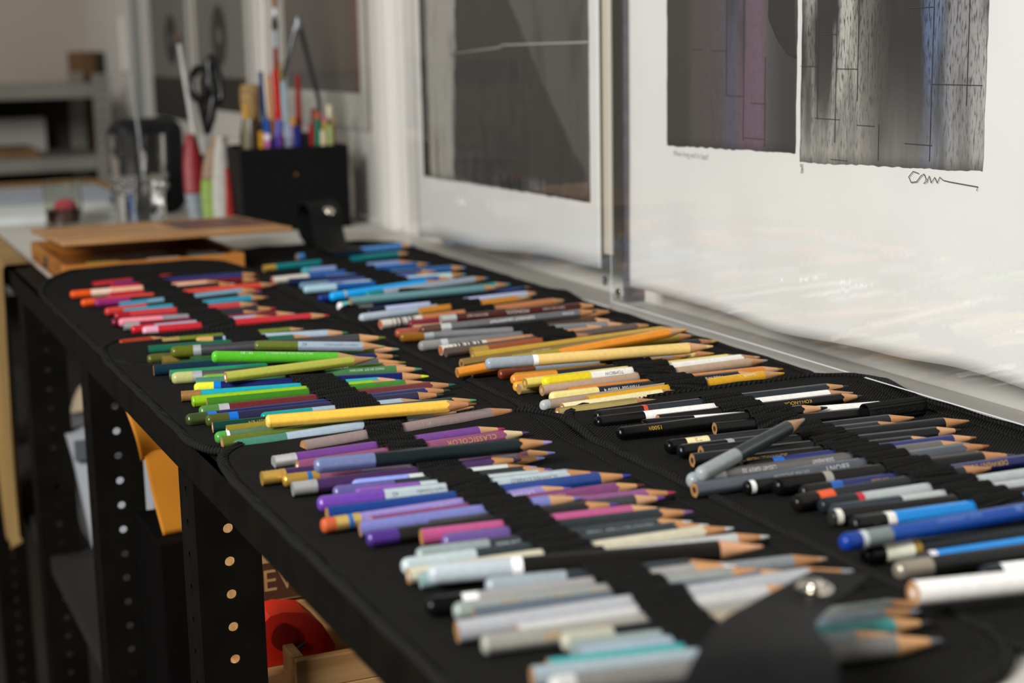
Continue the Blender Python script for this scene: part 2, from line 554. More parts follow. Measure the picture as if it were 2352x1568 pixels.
def make_pencil(k, desc, B, T, d, shape, col, end, lead, opts):
    B = Vector(B); T = Vector(T)
    L = (T - B).length
    ax = (T - B).normalized()
    yv = Vector((0, 0, 1)).cross(ax).normalized()
    zv = ax.cross(yv)
    isp = ' pen ' in (' ' + desc + ' ')
    root = thing('pen' if isp else 'coloured_pencil', desc + ' in the ' + CN[k] + ' case', 'pen' if isp else 'pencil', B, ('pens and pencils in the ' + CN[k] + ' case'))
    root.rotation_mode = 'QUATERNION'
    root.rotation_quaternion = Matrix((ax, yv, zv)).transposed().to_quaternion()
    sec = section(shape, d); r = d / 2
    body_m = metallic(col) if opts.get('m') else paint(col)

    def part(nm, rings_, m, c0=True, c1=True, sm=35, par=None):
        return obj(nm, MB().rings(rings_, c0, c1), m, par or root, sm, local=True)
    be = sl_o = None
    x = 0.0
    kind = end[0]
    if kind == 'd':
        dl = end[2] / 1000
        rr = min(r * 0.9, dl * 0.8)
        rs = [ring(sec, 0.00002, 0.25)]
        for i in range(1, 6):
            a = math.pi / 2 * i / 5
            rs.append(ring(sec, rr * (1 - math.cos(a)), 0.25 + 0.75 * math.sin(a), 0.00008))
        rs.append(ring(sec, dl, 1, 0.00008))
        part('dipped_end', rs, paint(end[1]) if not opts.get('m') or end[1] != '#9c9484' else metallic(end[1]))
        x = dl
        for q in range(3, len(end), 2):
            l2 = end[q + 1] / 1000
            part('ring', [ring(sec, x, 1, 0.00003), ring(sec, x + l2, 1, 0.00003)], metallic(end[q]) if end[q] in ('#cfd2d6', '#d4d8dc', '#d6d8dc', '#cfd6da', '#c8ccd0', '#dfe2e4') else paint(end[q]), False, False)
            x += l2
    elif kind == 'f':
        rnd = [(2 * math.pi * q / 20, r * 1.03) for q in range(20)]
        fl = 0.0135
        fm = mat('ferrule_' + end[1].lstrip('#'), end[1], 0.3, metal=0.6)
        if len(end) > 2:
            er = 0.007
            rs = []
            for i in range(6):
                a = math.pi / 2 * i / 5
                rs.append(ring(rnd, 0.00002 + r * 0.6 * (1 - math.cos(a)), 0.3 + 0.66 * math.sin(a)))
            rs.append(ring(rnd, er, 0.96))
            part('eraser', rs, (fm if end[2] == end[1] else matte(end[2])))
            x = er
        rs = [ring(rnd, x, 0.97)]
        for i in range(9):
            rs.append(ring(rnd, x + 0.0008 + fl * 0.75 * i / 8, 1.0 if i % 2 == 0 else 0.955))
        rs.append(ring(rnd, x + fl, 0.99))
        fo = part('ferrule', rs, fm, sm=60)
        if 'blue' in desc or 'orange eraser' in desc:
            part('band', [ring(rnd, x + 0.0068, 1.02), ring(rnd, x + 0.0092, 1.02)], paint('#1f66b0'), False, False, par=fo)
        x += fl
    elif kind == 's':
        sl = 0.040
        sl_o = part('sleeve', [ring(sec, 0, 1, 0.00006), ring(sec, sl, 1, 0.00006)], paint('#e4ddd0'))
        part('butt_end', [ring(sec, -0.00015, 0.5), ring(sec, -0.0001, 0.93), ring(sec, 0.0003, 0.97)], wood('#b86238'), True, False)
        for q in range(end[1]):
            xx = 0.010 + q * (sl - 0.014) / max(1, end[1])
            w_ = 0.0007 + 0.0009 * ((q * 7) % 3)
            part('stripe', [ring(sec, xx, 1, 0.00012), ring(sec, xx + w_, 1, 0.00012)], paint('#4a4a4c'), False, False, par=sl_o)
        x = sl
    elif kind == 'w':
        be = part('butt_end', [ring(sec, -0.0001, 0.45), ring(sec, -0.0001, 0.97)], wood('#a87a48'), True, False)
        part('core', [ring(sec, -0.00025, 0.1), ring(sec, -0.0002, 0.45)], matte(end[1]), True, False, par=be)
    elif kind == 'c':
        part('end_paint', [ring(sec, 0, 0.97), ring(sec, 0.0004, 1, 0.00003), ring(sec, 0.026, 1, 0.00003)], paint(end[1]))
        x = 0.026
    # sharpened point: a cone cut into the barrel, so a hexagonal barrel ends in scallops
    kk = 0.19 if not opts.get('wood') else 0.2
    tip_r = r * 0.10
    apex = L + tip_r / kk
    xi = [max(x + 0.001, apex - rr_ / kk) for _, rr_ in sec]
    rb = [(xi[i], -math.sin(t) * rr_, math.cos(t) * rr_) for i, (t, rr_) in enumerate(sec)]
    bar = part('barrel', [ring(sec, x if x else 0.0, 0.99), ring(sec, x + 0.0003, 1.0), ring(sec, max(x + 0.0005, min(xi) - 0.002), 1.0), rb], body_m, True, False)
    lr = r * 0.36
    xl = apex - lr / kk
    sw = part('sharpened_wood', [rb, [(xl, -math.sin(t) * lr, math.cos(t) * lr) for t, _ in sec]], wood(opts.get('wood', random.choice(['#cf9a66', '#c98f5c', '#d6a377', '#c48a58']))), False, True)
    part('lead', [[(xl, -math.sin(t) * lr, math.cos(t) * lr) for t, _ in sec], [(L - 0.0006, -math.sin(t) * tip_r * 1.6, math.cos(t) * tip_r * 1.6) for t, _ in sec], [(L, -math.sin(t) * tip_r * 0.6, math.cos(t) * tip_r * 0.6) for t, _ in sec]], matte(lead), False, True, par=sw)
    for (s, fx, size, tcol, phi, *rest) in TXT.get(desc, []):
        vs, fs = text_mesh(s, size / 1000, rest[0] if rest else 1.0)
        cx = fx * L
        out = []
        if shape == 'h':
            ph = math.radians(60 if phi > 20 else 0)
            rad = r * 0.93 + 0.00006
            for u, v, _ in vs:
                n_ = Vector((0, -math.sin(ph), math.cos(ph))); w2 = Vector((0, -math.cos(ph), -math.sin(ph)))
                q = n_ * rad + w2 * v
                out.append((cx - u, q.y, q.z))
        else:
            for u, v, _ in vs:
                a = math.radians(phi) + v / r
                out.append((cx - u, -math.sin(a) * (r + 0.00006), math.cos(a) * (r + 0.00006)))
        obj('lettering', MB().add(out, fs), (mat('gold_leaf', '#c79a38', 0.4, metal=0.25) if tcol in ('#d0b060', '#c8a040') else matte(tcol)), bar, local=True)
    return root


TXT.update({
    'dark brown lettered pencil with silver ferrule': [('MONGOL', 0.47, 4.6, '#cfc9c0', 55, 1.1), ('BROWN 863', 0.22, 3.4, '#b8b0a8', 55), ('EBERHARD FABER', 0.7, 2.6, '#b8b0a8', 55)],
    'silver lettered pencil with dark brown dip': [('DERWENT·GRAPHITINT', 0.5, 3.8, '#e8e8ea', 58), ('COCOA', 0.82, 3.0, '#e8e8ea', 58)],
    'mauve pencil with gold lettering and whittled tip': [('CLASSICOLOR', 0.73, 4.6, '#c8a040', 50, 1.15)],
    'white lettered pencil with bright yellow dip': [('TOMBOW', 0.3, 3.4, '#4a4a50', 62)],
    'black lettered pencil with primrose yellow dip': [('Primrose Yellow', 0.33, 3.6, '#e8e8e8', 58), ('4', 0.245, 3.6, '#e8e8e8', 58), ('MADE IN GT. BRITAIN', 0.72, 2.8, '#d8d8d8', 58)],
    'moss green lettered pencil with grass green dip': [('DEVELOPMENT', 0.63, 3.4, '#c8c8a8', 40)],
    'sea green pencil with green lead': [('MADE IN GT. BRITAIN', 0.75, 2.6, '#c8c8b8', 45)],
    'slate lettered pencil with wood ring end': [('EBONY', 0.45, 4.6, '#c8ccd0', 52, 1.1), ('EXTRA SMOOTH', 0.3, 3.0, '#a8b0b4', 58)],
    'black pencil with gold lettering and splintered tip': [('KOH-I-NOOR', 0.66, 3.4, '#d0b060', 45)],
    'black round ended pencil with gold digits': [('1500/6B', 0.16, 3.6, '#d0b060', 40)],
    'navy gold lettered pencil with blue ring': [('DERWENT·INKTENSE', 0.66, 4.0, '#c8a040', 50), ('INK BLUE', 0.28, 2.6, '#c8a040', 40)],
    'black pencil with gold script': [('SCHWARZ, NOIR, BLACK', 0.17, 3.4, '#d0b060', 45)],
    'gunmetal lettered pencil with grey dip and white ring': [('LIGHT GREY 22', 0.23, 3.2, '#d8d8d8', 50), ('DERWENT', 0.45, 3.0, '#e0e0e0', 50)],
    'bright blue hexagonal pencil with black dip and white ring': [('9B', 0.075, 4.6, '#d8d8d8', 50)],
    'black pencil with cream label': [('7R', 0.118, 4.6, '#8a7448', 30)],
    'large mauve taupe pencil with embossed lettering': [('FLEXIBLE', 0.55, 4.2, '#a89694', 50, 1.2), ('COLOR', 0.8, 3.6, '#a08e8c', 50), ('21', 0.26, 4.2, '#a89694', 50)],
    'bright green pencil lying over the band': [('581.83', 0.22, 3.4, '#c8e8b8', 30), ('MULTICOLOUR AQUARELLE', 0.5, 2.8, '#c8e8b8', 30)],
    'pale steel hexagonal pencil with olive dip': [('62', 0.38, 3.4, '#3a4048', 25), ('STABILO CARBOTHELLO', 0.66, 2.4, '#5a6470', 25)],
    'light grey hexagonal pencil with big violet dip': [('65', 0.26, 3.4, '#4a5058', 25), ('STABILO carb-Othello', 0.42, 3.0, '#5a6068', 25), ('SCHWAN STABILO', 0.75, 3.2, '#4a5058', 25)],
    'dark slate lettered pencil with pewter dip': [('05 Derwent', 0.33, 3.4, '#b8c4c8', 45), ('Blackcurrant Water Tinted', 0.72, 3.2, '#b0bcc0', 45)],
    'grey pencil with rounded end and gold lettering': [('9000', 0.18, 4.4, '#d0b060', 40), ('FABER', 0.33, 3.4, '#c8a040', 40), ('CASTELL', 0.47, 3.8, '#d0b060', 40)],
    'greige pencil with gold lettering': [('9000', 0.2, 4.4, '#d0b060', 40), ('FABER', 0.34, 3.4, '#c8a040', 40)],
    'sage grey lettered pencil with grey lead': [('POLYCHROMOS', 0.72, 3.8, '#d0b060', 40), ('AUSTRIA', 0.36, 3.6, '#d0b060', 40)],
    'lilac pencil with orange eraser and gold ferrule': [('CRYSTAL', 0.78, 3.6, '#d8d0e4', 45), ('PRISMA', 0.45, 3.0, '#c8b8d8', 45)],
    'plum pencil with gold lettering': [('VERITHIN', 0.33, 3.2, '#c8a878', 45, 1.3), ('PLUM', 0.66, 3.2, '#c8a878', 45)],
    'royal blue pencil with blue dip and grey band': [('STAEDTLER', 0.6, 4.0, '#9ab4e0', 35), ('MARS LUMOGRAPH', 0.36, 3.0, '#6a90d0', 35)],
    'metallic gold pencil over the band': [('GOLD STAR', 0.36, 3.2, '#e8dcb8', 45)],
    'natural pencil with black and white striped sleeve': [('Orange', 0.52, 2.8, '#5a3a24', 40), ('WC0914', 0.42, 2.6, '#5a3a24', 40)],
    'amber yellow pencil with ringed wood end': [('Buntstift', 0.8, 3.2, '#f4ecd0', 40)],
    'dark green pencil with gold lettering': [('AUGUST 674', 0.17, 2.8, '#d0b060', 40)],
    'turquoise pencil with copper ferrule': [('PRISMACOLOR', 0.34, 2.4, '#107888', 50, 1.3)],
    'forest green pencil with flat wood end': [('EL LUBOLINO', 0.52, 3.0, '#d8dcd0', 30)],
})
# case, look, butt end, point, diameter, section, colour, end finish, lead colour, extras
PENCILS = [
    ('A', 'bright red slim pencil', (0.2617, 1.6316, 0.0073), (0.4011, 1.6566, 0.0073), 0.0076, 'h', '#b8202c', ('p',), '#8a3030', {}),
    ('A', 'navy pencil with dark red lead', (0.2808, 1.6199, 0.0073), (0.4320, 1.6149, 0.0073), 0.0076, 'r', '#2b2f6b', ('p',), '#7a1025', {}),
    ('A', 'maroon pencil with crimson end', (0.2736, 1.6047, 0.0073), (0.4227, 1.5785, 0.0073), 0.0076, 'h', '#6a1a22', ('d', '#b01c34', 30), '#7a4a30', {}),
    ('A', 'peach pencil with orange dipped end', (0.2301, 1.5772, 0.0075), (0.3844, 1.5774, 0.0075), 0.0080, 'h', '#e8b295', ('d', '#e8561e', 20, '#f0cdb8', 20), '#e05a30', {}),
    ('A', 'black pencil with long crimson dip', (0.2612, 1.5476, 0.0073), (0.3923, 1.5616, 0.0073), 0.0076, 'r', '#1d1c20', ('d', '#b01c30', 36), '#e8c8b8', {}),
    ('A', 'long orange red pencil', (0.2312, 1.5197, 0.0073), (0.4284, 1.5374, 0.0073), 0.0076, 'h', '#d8452f', ('d', '#e8561e', 12), '#d8452f', {}),
    ('A', 'black pencil with plum dip and violet lead', (0.2427, 1.5124, 0.0075), (0.4029, 1.4979, 0.0073), 0.0076, 'h', '#232228', ('d', '#8e2a6c', 33), '#a050a8', {}),
    ('A', 'grey blue pencil with red lead', (0.2611, 1.4830, 0.0073), (0.3982, 1.4910, 0.0103), 0.0076, 'r', '#6f9ab0', ('c', '#3f8ca8'), '#c03a2a', {}),
    ('A', 'black pencil with red rounded dip', (0.2424, 1.4549, 0.0073), (0.3912, 1.4855, 0.0073), 0.0076, 'r', '#1f1e22', ('d', '#cf3a34', 40, '#20201f', 1), '#c0a070', {}),
    ('A', 'teal blue pencil with pinkish wood', (0.2576, 1.4413, 0.0075), (0.3985, 1.4600, 0.0075), 0.0080, 'h', '#2c93ac', ('p',), '#b07060', {}),
    ('A', 'salmon red pencil with flat red end', (0.2457, 1.4282, 0.0073), (0.3788, 1.4260, 0.0073), 0.0076, 'h', '#c23a40', ('d', '#a81d26', 14), '#c07a70', {}),
    ('A', 'dark grey pencil with pale pink dip and pink lead', (0.2425, 1.3891, 0.0077), (0.3701, 1.3759, 0.0073), 0.0076, 'r', '#2b2b33', ('d', '#e88898', 38, '#8a8a92', 30), '#e04a90', {}),
    ('A', 'charcoal pencil with burgundy round end', (0.2371, 1.3945, 0.0073), (0.3867, 1.3924, 0.0073), 0.0076, 'h', '#2a2a30', ('d', '#6b1030', 14, '#a0243c', 45), '#d03040', {}),
    ('A', 'maroon pencil with silver ferrule', (0.2431, 1.3687, 0.0073), (0.3943, 1.3560, 0.0073), 0.0076, 'h', '#6f1a28', ('f', '#c9c9c9'), '#c89a90', {}),
    ('A', 'lilac grey pencil with red dip', (0.2455, 1.3478, 0.0073), (0.3731, 1.3494, 0.0073), 0.0076, 'r', '#a99ab0', ('d', '#c02034', 20), '#c8a890', {}),
    ('A', 'red pencil with pale pink dip', (0.2533, 1.3386, 0.0073), (0.4187, 1.3307, 0.0073), 0.0076, 'h', '#c22c34', ('d', '#e0a8bc', 13), '#d03030', {}),
    ('A', 'rust red pencil half hidden under the next case', (0.2239, 1.2878, 0.0073), (0.2683, 1.2906, 0.0073), 0.0076, 'h', '#9a3018', ('d', '#9a3018', 20), '#9a3018', {}),
    ('B', 'cornflower blue pencil with bare wood end', (0.5070, 1.7257, 0.0075), (0.6602, 1.7502, 0.0075), 0.0080, 'r', '#4a86c8', ('w', '#b8a090'), '#5a86d0', {}),
    ('B', 'teal pencil with gold ferrule', (0.4481, 1.6541, 0.0073), (0.6319, 1.6872, 0.0073), 0.0076, 'r', '#107a80', ('f', '#dcb458'), '#202a2a', {}),
    ('B', 'lavender blue pencil with teal dip', (0.4782, 1.6123, 0.0073), (0.6071, 1.6137, 0.0073), 0.0076, 'h', '#7f96c8', ('d', '#4fa6b8', 9), '#c08878', {}),
    ('B', 'blue pencil with white sleeve and bright blue lead', (0.4325, 1.5644, 0.0073), (0.6177, 1.5908, 0.0073), 0.0076, 'h', '#1f5ca6', ('s', 0), '#1a80e0', {}),
    ('B', 'dark navy pencil with bare wood tip', (0.4441, 1.5453, 0.0073), (0.6018, 1.5302, 0.0073), 0.0076, 'r', '#16284e', ('p',), '#b07858', {}),
    ('B', 'steel blue pencil with pale lead', (0.4843, 1.5479, 0.0073), (0.6408, 1.5442, 0.0073), 0.0076, 'h', '#2d66a0', ('c', '#6a86b8'), '#7f9fd8', {}),
    ('B', 'indigo pencil with slate dip', (0.4456, 1.5117, 0.0073), (0.5908, 1.5181, 0.0073), 0.0076, 'h', '#4a5296', ('d', '#6a8aa0', 30), '#8a90b8', {}),
    ('B', 'blue pencil with pale blue dip', (0.4420, 1.4864, 0.0073), (0.6011, 1.4801, 0.0073), 0.0076, 'r', '#0a559e', ('d', '#a8d0e0', 33), '#b8d8e8', {}),
    ('B', 'pale cyan pencil with tan wood tip', (0.4592, 1.4923, 0.0073), (0.6206, 1.4964, 0.0073), 0.0076, 'h', '#bcdde4', ('c', '#9aa4aa'), '#9ac4d0', {}),
    ('B', 'navy round ended pencil below the sky blue pen', (0.4376, 1.4257, 0.0073), (0.5822, 1.4317, 0.0073), 0.0076, 'h', '#10306e', ('d', '#0d2c78', 30), '#1a3a80', {}),
    ('B', 'sky blue pen with a silver cap ring', (0.4470, 1.4181, 0.0092), (0.5687, 1.4255, 0.0140), 0.0090, 'r', '#10a2ec', ('d', '#10a8f4', 14, '#cfd6da', 2.5), '#106ab0', {'o': 1}),
    ('B', 'grey blue pencil with teal dip lying over the band', (0.4668, 1.3697, 0.0160), (0.6036, 1.3966, 0.0180), 0.0076, 'r', '#9aa8b4', ('d', '#18848e', 18), '#1f80d0', {'o': 2}),
    ('B', 'slate teal pencil with bare wood end', (0.4450, 1.3494, 0.0154), (0.5997, 1.3618, 0.0139), 0.0076, 'h', '#6a979a', ('w', '#b09068'), '#9a6a40', {'o': 1}),
    ('B', 'cyan pencil with white end and cyan lead', (0.4385, 1.3672, 0.0078), (0.6321, 1.4087, 0.0078), 0.0085, 'r', '#2fa6a8', ('d', '#efefec', 3, '#6fcdd0', 12), '#40c0c0', {}),
    ('B', 'navy pencil with silver ferrule', (0.4540, 1.3553, 0.0073), (0.6476, 1.3712, 0.0073), 0.0076, 'r', '#1c3c78', ('f', '#d4d4d4'), '#1b2430', {}),
    ('B', 'medium blue pencil with bare wood end', (0.4742, 1.3648, 0.0075), (0.5848, 1.3876, 0.0075), 0.0080, 'h', '#2f76b4', ('w', '#a8866a'), '#2a60a8', {}),
    ('B', 'pale lavender pencil with navy dip', (0.4530, 1.3290, 0.0073), (0.6363, 1.3455, 0.0073), 0.0076, 'h', '#b8c0e4', ('d', '#141a30', 18), '#7f96e0', {}),
    ('B', 'pale grey blue pencil with rounded end and blue lead', (0.4374, 1.3025, 0.0073), (0.6323, 1.3375, 0.0073), 0.0076, 'r', '#a8b8c6', ('d', '#b4c2cc', 30), '#2a7ad0', {}),
    ('C', 'ochre orange pencil with flat end', (0.4959, 1.3051, 0.0075), (0.6158, 1.3243, 0.0075), 0.0080, 'h', '#c8842c', ('w', '#c0843c'), '#d09020', {}),
    ('C', 'tan pencil with grey striped sleeve and dark lead', (0.4426, 1.2621, 0.0075), (0.6381, 1.2929, 0.0075), 0.0080, 'h', '#bf7a4c', ('s', 7), '#2f2620', {}),
    ('C', 'dark red pencil with burgundy dip', (0.4639, 1.2508, 0.0073), (0.5946, 1.2524, 0.0073), 0.0076, 'r', '#8a2420', ('d', '#7a2032', 30), '#7a2032', {}),
    ('C', 'dark brown lettered pencil with silver ferrule', (0.4830, 1.2232, 0.0140), (0.6295, 1.2138, 0.0150), 0.0080, 'h', '#4a1f18', ('f', '#cfd0d0'), '#201c1a', {'o': 1}),
    ('C', 'natural wood pencil under the silver lettered one', (0.4593, 1.2269, 0.0073), (0.6467, 1.2179, 0.0073), 0.0076, 'h', '#c08a60', ('w', '#d0a078'), '#3a2a20', {}),
    ('C', 'silver lettered pencil with dark brown dip', (0.4503, 1.1859, 0.0140), (0.6113, 1.1812, 0.0160), 0.0076, 'h', '#7d7d7f', ('d', '#5a4030', 17, '#dfe2e4', 9), '#5a4a3a', {'o': 1, 'm': 1}),
    ('C', 'silver pencil with ochre brown dip', (0.4327, 1.1881, 0.0090), (0.6259, 1.1547, 0.0074), 0.0076, 'r', '#9a9a9c', ('d', '#8a5a1c', 20, '#c8ccd0', 8), '#a06a3a', {'m': 1}),
    ('C', 'rusty red pencil with rounded end', (0.4391, 1.2157, 0.0073), (0.5488, 1.2149, 0.0073), 0.0076, 'h', '#9a4a38', ('d', '#a8503c', 12), '#9a4a38', {}),
    ('C', 'navy pencil with aubergine dip and blue ring', (0.4571, 1.2080, 0.0073), (0.6144, 1.1817, 0.0073), 0.0076, 'h', '#1e2658', ('d', '#241a24', 16, '#1f66c8', 5), '#8a5a3a', {}),
    ('C', 'dark brown hexagonal pencil with white end ring', (0.4559, 1.1918, 0.0075), (0.6248, 1.1749, 0.0078), 0.0080, 'h', '#4a3a30', ('d', '#2a2018', 2, '#f0f0ee', 3, '#4a3a30', 3), '#3a2a24', {}),
    ('C', 'silver grey pencil with grey round dip', (0.4351, 1.1508, 0.0078), (0.6045, 1.1511, 0.0077), 0.0085, 'r', '#8c8d90', ('d', '#8f8e8a', 18, '#c4c8cc', 6), '#7a6a5a', {'m': 1}),
    ('C', 'natural pencil with black and white striped sleeve', (0.4450, 1.1284, 0.0075), (0.5960, 1.1407, 0.0082), 0.0080, 'h', '#c48a60', ('s', 9), '#4a3a30', {}),
    ('C', 'umber hexagonal pencil with dark lead', (0.4453, 1.1191, 0.0073), (0.6423, 1.1396, 0.0076), 0.0076, 'h', '#5e5048', ('p',), '#2a2422', {}),
    ('C', 'rust brown pencil with small gold ferrule', (0.4646, 1.1121, 0.0073), (0.5760, 1.1215, 0.0088), 0.0076, 'r', '#98502f', ('f', '#d4ac58'), '#98502f', {}),
    ('C', 'golden yellow hexagonal pencil over the band', (0.4578, 1.0934, 0.0073), (0.6543, 1.1175, 0.0073), 0.0076, 'h', '#c9a238', ('w', '#c8a040'), '#d8b060', {'o': 1}),
    ('C', 'metallic gold pencil over the band', (0.4397, 1.0730, 0.0073), (0.6351, 1.1050, 0.0073), 0.0076, 'h', '#a98a48', ('w', '#5a4020'), '#8a6a30', {'o': 1, 'm': 1}),
    ('C', 'olive gold pencil with dark gold lead', (0.4624, 1.0273, 0.0162), (0.6296, 1.0490, 0.0149), 0.0076, 'r', '#a89434', ('p',), '#6a5420', {'o': 1}),
    ('C', 'orange pencil with long bare wood point', (0.4193, 1.0322, 0.0100), (0.6129, 1.0323, 0.0240), 0.0076, 'h', '#e8922a', ('w', '#b86a28'), '#f0a010', {'o': 2}),
    ('C', 'slate pencil with yellow lead by the plastic sleeve', (0.5104, 1.0457, 0.0073), (0.6523, 1.0540, 0.0073), 0.0076, 'h', '#34383c', ('p',), '#d8c84a', {}),
    ('C', 'pale yellow pencil with grey dip and white ring', (0.4306, 1.0061, 0.0200), (0.6073, 0.9861, 0.0190), 0.0086, 'r', '#ecca7c', ('d', '#9ba6b0', 35, '#fbfbf8', 4), '#ead08a', {'o': 2}),
    ('C', 'bare wood pencil with pale yellow end band', (0.4348, 1.0407, 0.0074), (0.5726, 1.0340, 0.0073), 0.0076, 'h', '#b88458', ('c', '#b88458'), '#d8c070', {}),
    ('C', 'grey blue pencil with red brown dip', (0.4478, 1.0230, 0.0073), (0.6012, 1.0076, 0.0090), 0.0076, 'h', '#93a0ac', ('d', '#7a3820', 28), '#b88a70', {}),
    ('C', 'straw yellow hexagonal pencil', (0.4730, 1.0317, 0.0073), (0.6242, 1.0122, 0.0073), 0.0076, 'h', '#dfc070', ('p',), '#d8a030', {}),
    ('C', 'amber hexagonal pencil with rounded end', (0.4525, 1.0072, 0.0073), (0.5909, 1.0029, 0.0075), 0.0076, 'h', '#e3a81e', ('d', '#e8aa20', 10), '#e3a81e', {}),
    ('C', 'dark slate pencil with orange dip', (0.4417, 0.9865, 0.0110), (0.5751, 0.9943, 0.0080), 0.0076, 'h', '#2c2c2c', ('d', '#dc8e34', 36), '#dc8e34', {}),
    ('C', 'lemon yellow pencil with bare wood end', (0.4418, 0.9633, 0.0130), (0.6337, 0.9828, 0.0090), 0.0076, 'h', '#ecd668', ('w', '#d8b040'), '#f0d860', {}),
    ('C', 'white lettered pencil with bright yellow dip', (0.4518, 0.9559, 0.0140), (0.6418, 0.9758, 0.0090), 0.0080, 'h', '#f4f2ea', ('d', '#efd81c', 38), '#e0b890', {}),
    ('C', 'amber stub with rounded end', (0.4404, 0.9795, 0.0073), (0.5491, 0.9857, 0.0060), 0.0076, 'h', '#e4a030', ('d', '#e8a838', 10), '#e4a030', {}),
    ('C', 'beige gold stub with bare end', (0.4407, 0.9716, 0.0073), (0.5358, 0.9774, 0.0050), 0.0076, 'h', '#c8b070', ('w', '#a87838'), '#c8b070', {}),
    ('C', 'taupe pencil with flat wood end', (0.4478, 0.9490, 0.0100), (0.6404, 0.9630, 0.0090), 0.0076, 'r', '#b89c84', ('w', '#c0a088'), '#b8a8a4', {}),
    ('C', 'orange brown pencil with small white label', (0.4663, 0.9429, 0.0078), (0.6374, 0.9382, 0.0073), 0.0076, 'h', '#d07e2c', ('p',), '#b87a20', {}),
    ('C', 'black lettered pencil with primrose yellow dip', (0.4474, 0.9362, 0.0075), (0.6127, 0.9311, 0.0077), 0.0080, 'h', '#26282c', ('d', '#ecdc8c', 36), '#e8d880', {}),
    ('C', 'taupe pencil with silver rounded end', (0.4320, 0.9180, 0.0073), (0.5558, 0.9259, 0.0076), 0.0076, 'r', '#a48e78', ('d', '#b0b2b4', 6), '#a48e78', {}),
    ('C', 'cream pencil with bare wood end', (0.4411, 0.9036, 0.0074), (0.5358, 0.9089, 0.0077), 0.0076, 'r', '#efe2b0', ('w', '#f0e8d0'), '#efe2b0', {}),
    ('C', 'metallic gold stub with white core', (0.4326, 0.8933, 0.0073), (0.5079, 0.8960, 0.0073), 0.0076, 'h', '#b8a464', ('w', '#ecdcd4'), '#b8a464', {'m': 1}),
    ('C', 'amber yellow pencil with ringed wood end', (0.4634, 0.9110, 0.0078), (0.6286, 0.9235, 0.0078), 0.0085, 'r', '#dda41c', ('w', '#e8b820'), '#f0b818', {}),
    ('D', 'olive green pencil with long gold end', (0.2574, 1.2770, 0.0073), (0.3821, 1.2701, 0.0073), 0.0076, 'r', '#6a7a20', ('f', '#d4b66a'), '#6a7a20', {}),
    ('D', 'light steel pencil with green lead and gold band', (0.2828, 1.2666, 0.0073), (0.4059, 1.2399, 0.0073), 0.0076, 'h', '#a4b6c4', ('d', '#c8a060', 14, '#14303c', 8), '#3a7a5a', {}),
    ('D', 'bottle green hexagonal pencil', (0.2401, 1.2487, 0.0073), (0.3747, 1.2353, 0.0073), 0.0076, 'h', '#1c6048', ('p',), '#b88a60', {}),
    ('D', 'gunmetal pencil with olive dip and silver ring', (0.2458, 1.1907, 0.0150), (0.4105, 1.1593, 0.0160), 0.0090, 'r', '#56565a', ('d', '#5e661c', 17, '#cfd2d6', 6), '#6a7a20', {'o': 1, 'm': 1}),
    ('D', 'pale steel hexagonal pencil with olive dip', (0.3024, 1.1548, 0.0210), (0.3989, 1.1283, 0.0150), 0.0076, 'h', '#9cacba', ('d', '#626e2c', 33), '#a8a070', {'o': 2}),
    ('D', 'forest green pencil with flat wood end', (0.2590, 1.1827, 0.0078), (0.4176, 1.1486, 0.0078), 0.0085, 'r', '#34522a', ('w', '#c09860'), '#90a080', {}),
    ('D', 'blackish green lettered pencil with bare tip', (0.2492, 1.1759, 0.0073), (0.3682, 1.1519, 0.0118), 0.0076, 'h', '#1a2c28', ('c', '#205038'), '#b07a58', {}),
    ('D', 'bright green pencil lying over the band', (0.2592, 1.1124, 0.0240), (0.3726, 1.1040, 0.0130), 0.0086, 'r', '#56b82c', ('d', '#5cc030', 4), '#56b82c', {'o': 1}),
    ('D', 'dark olive round ended pencil', (0.2315, 1.2114, 0.0073), (0.3581, 1.2078, 0.0073), 0.0076, 'h', '#4e5020', ('d', '#565a24', 14), '#4e5020', {}),
    ('D', 'khaki hexagonal pencil', (0.2404, 1.1974, 0.0075), (0.3673, 1.1907, 0.0075), 0.0080, 'h', '#7c6a34', ('p',), '#7c6a34', {}),
    ('D', 'blue black pencil with flat end', (0.2267, 1.1632, 0.0078), (0.3525, 1.1500, 0.0081), 0.0085, 'r', '#16303e', ('w', '#6a5a48'), '#16303e', {}),
    ('D', 'navy pencil with pinkish wood and dark green lead', (0.2714, 1.1454, 0.0075), (0.4083, 1.1235, 0.0075), 0.0080, 'h', '#1e2458', ('p',), '#24402c', {}),
    ('D', 'emerald pencil with white core end', (0.2345, 1.1432, 0.0073), (0.3684, 1.1232, 0.0078), 0.0076, 'h', '#1f8a5c', ('w', '#f0ece4'), '#5a9a20', {}),
    ('D', 'gunmetal pencil with pale olive dip and silver ring', (0.2320, 1.1264, 0.0080), (0.4033, 1.0951, 0.0080), 0.0090, 'r', '#68686c', ('d', '#b8b878', 15, '#d4d8dc', 7), '#8a7a2c', {'m': 1}),
    ('D', 'lime olive pencil lying over the band', (0.2587, 1.0713, 0.0165), (0.3743, 1.0828, 0.0166), 0.0080, 'h', '#b2b44a', ('w', '#f4efe6'), '#a0a850', {'o': 2}),
    ('D', 'moss green lettered pencil with grass green dip', (0.2519, 1.1137, 0.0073), (0.4004, 1.0869, 0.0073), 0.0076, 'h', '#4c6a30', ('d', '#7ca83c', 22), '#c8a088', {}),
    ('D', 'sea green pencil with green lead', (0.2445, 1.1022, 0.0076), (0.4059, 1.0685, 0.0076), 0.0082, 'r', '#44764a', ('c', '#457c68'), '#4c9470', {}),
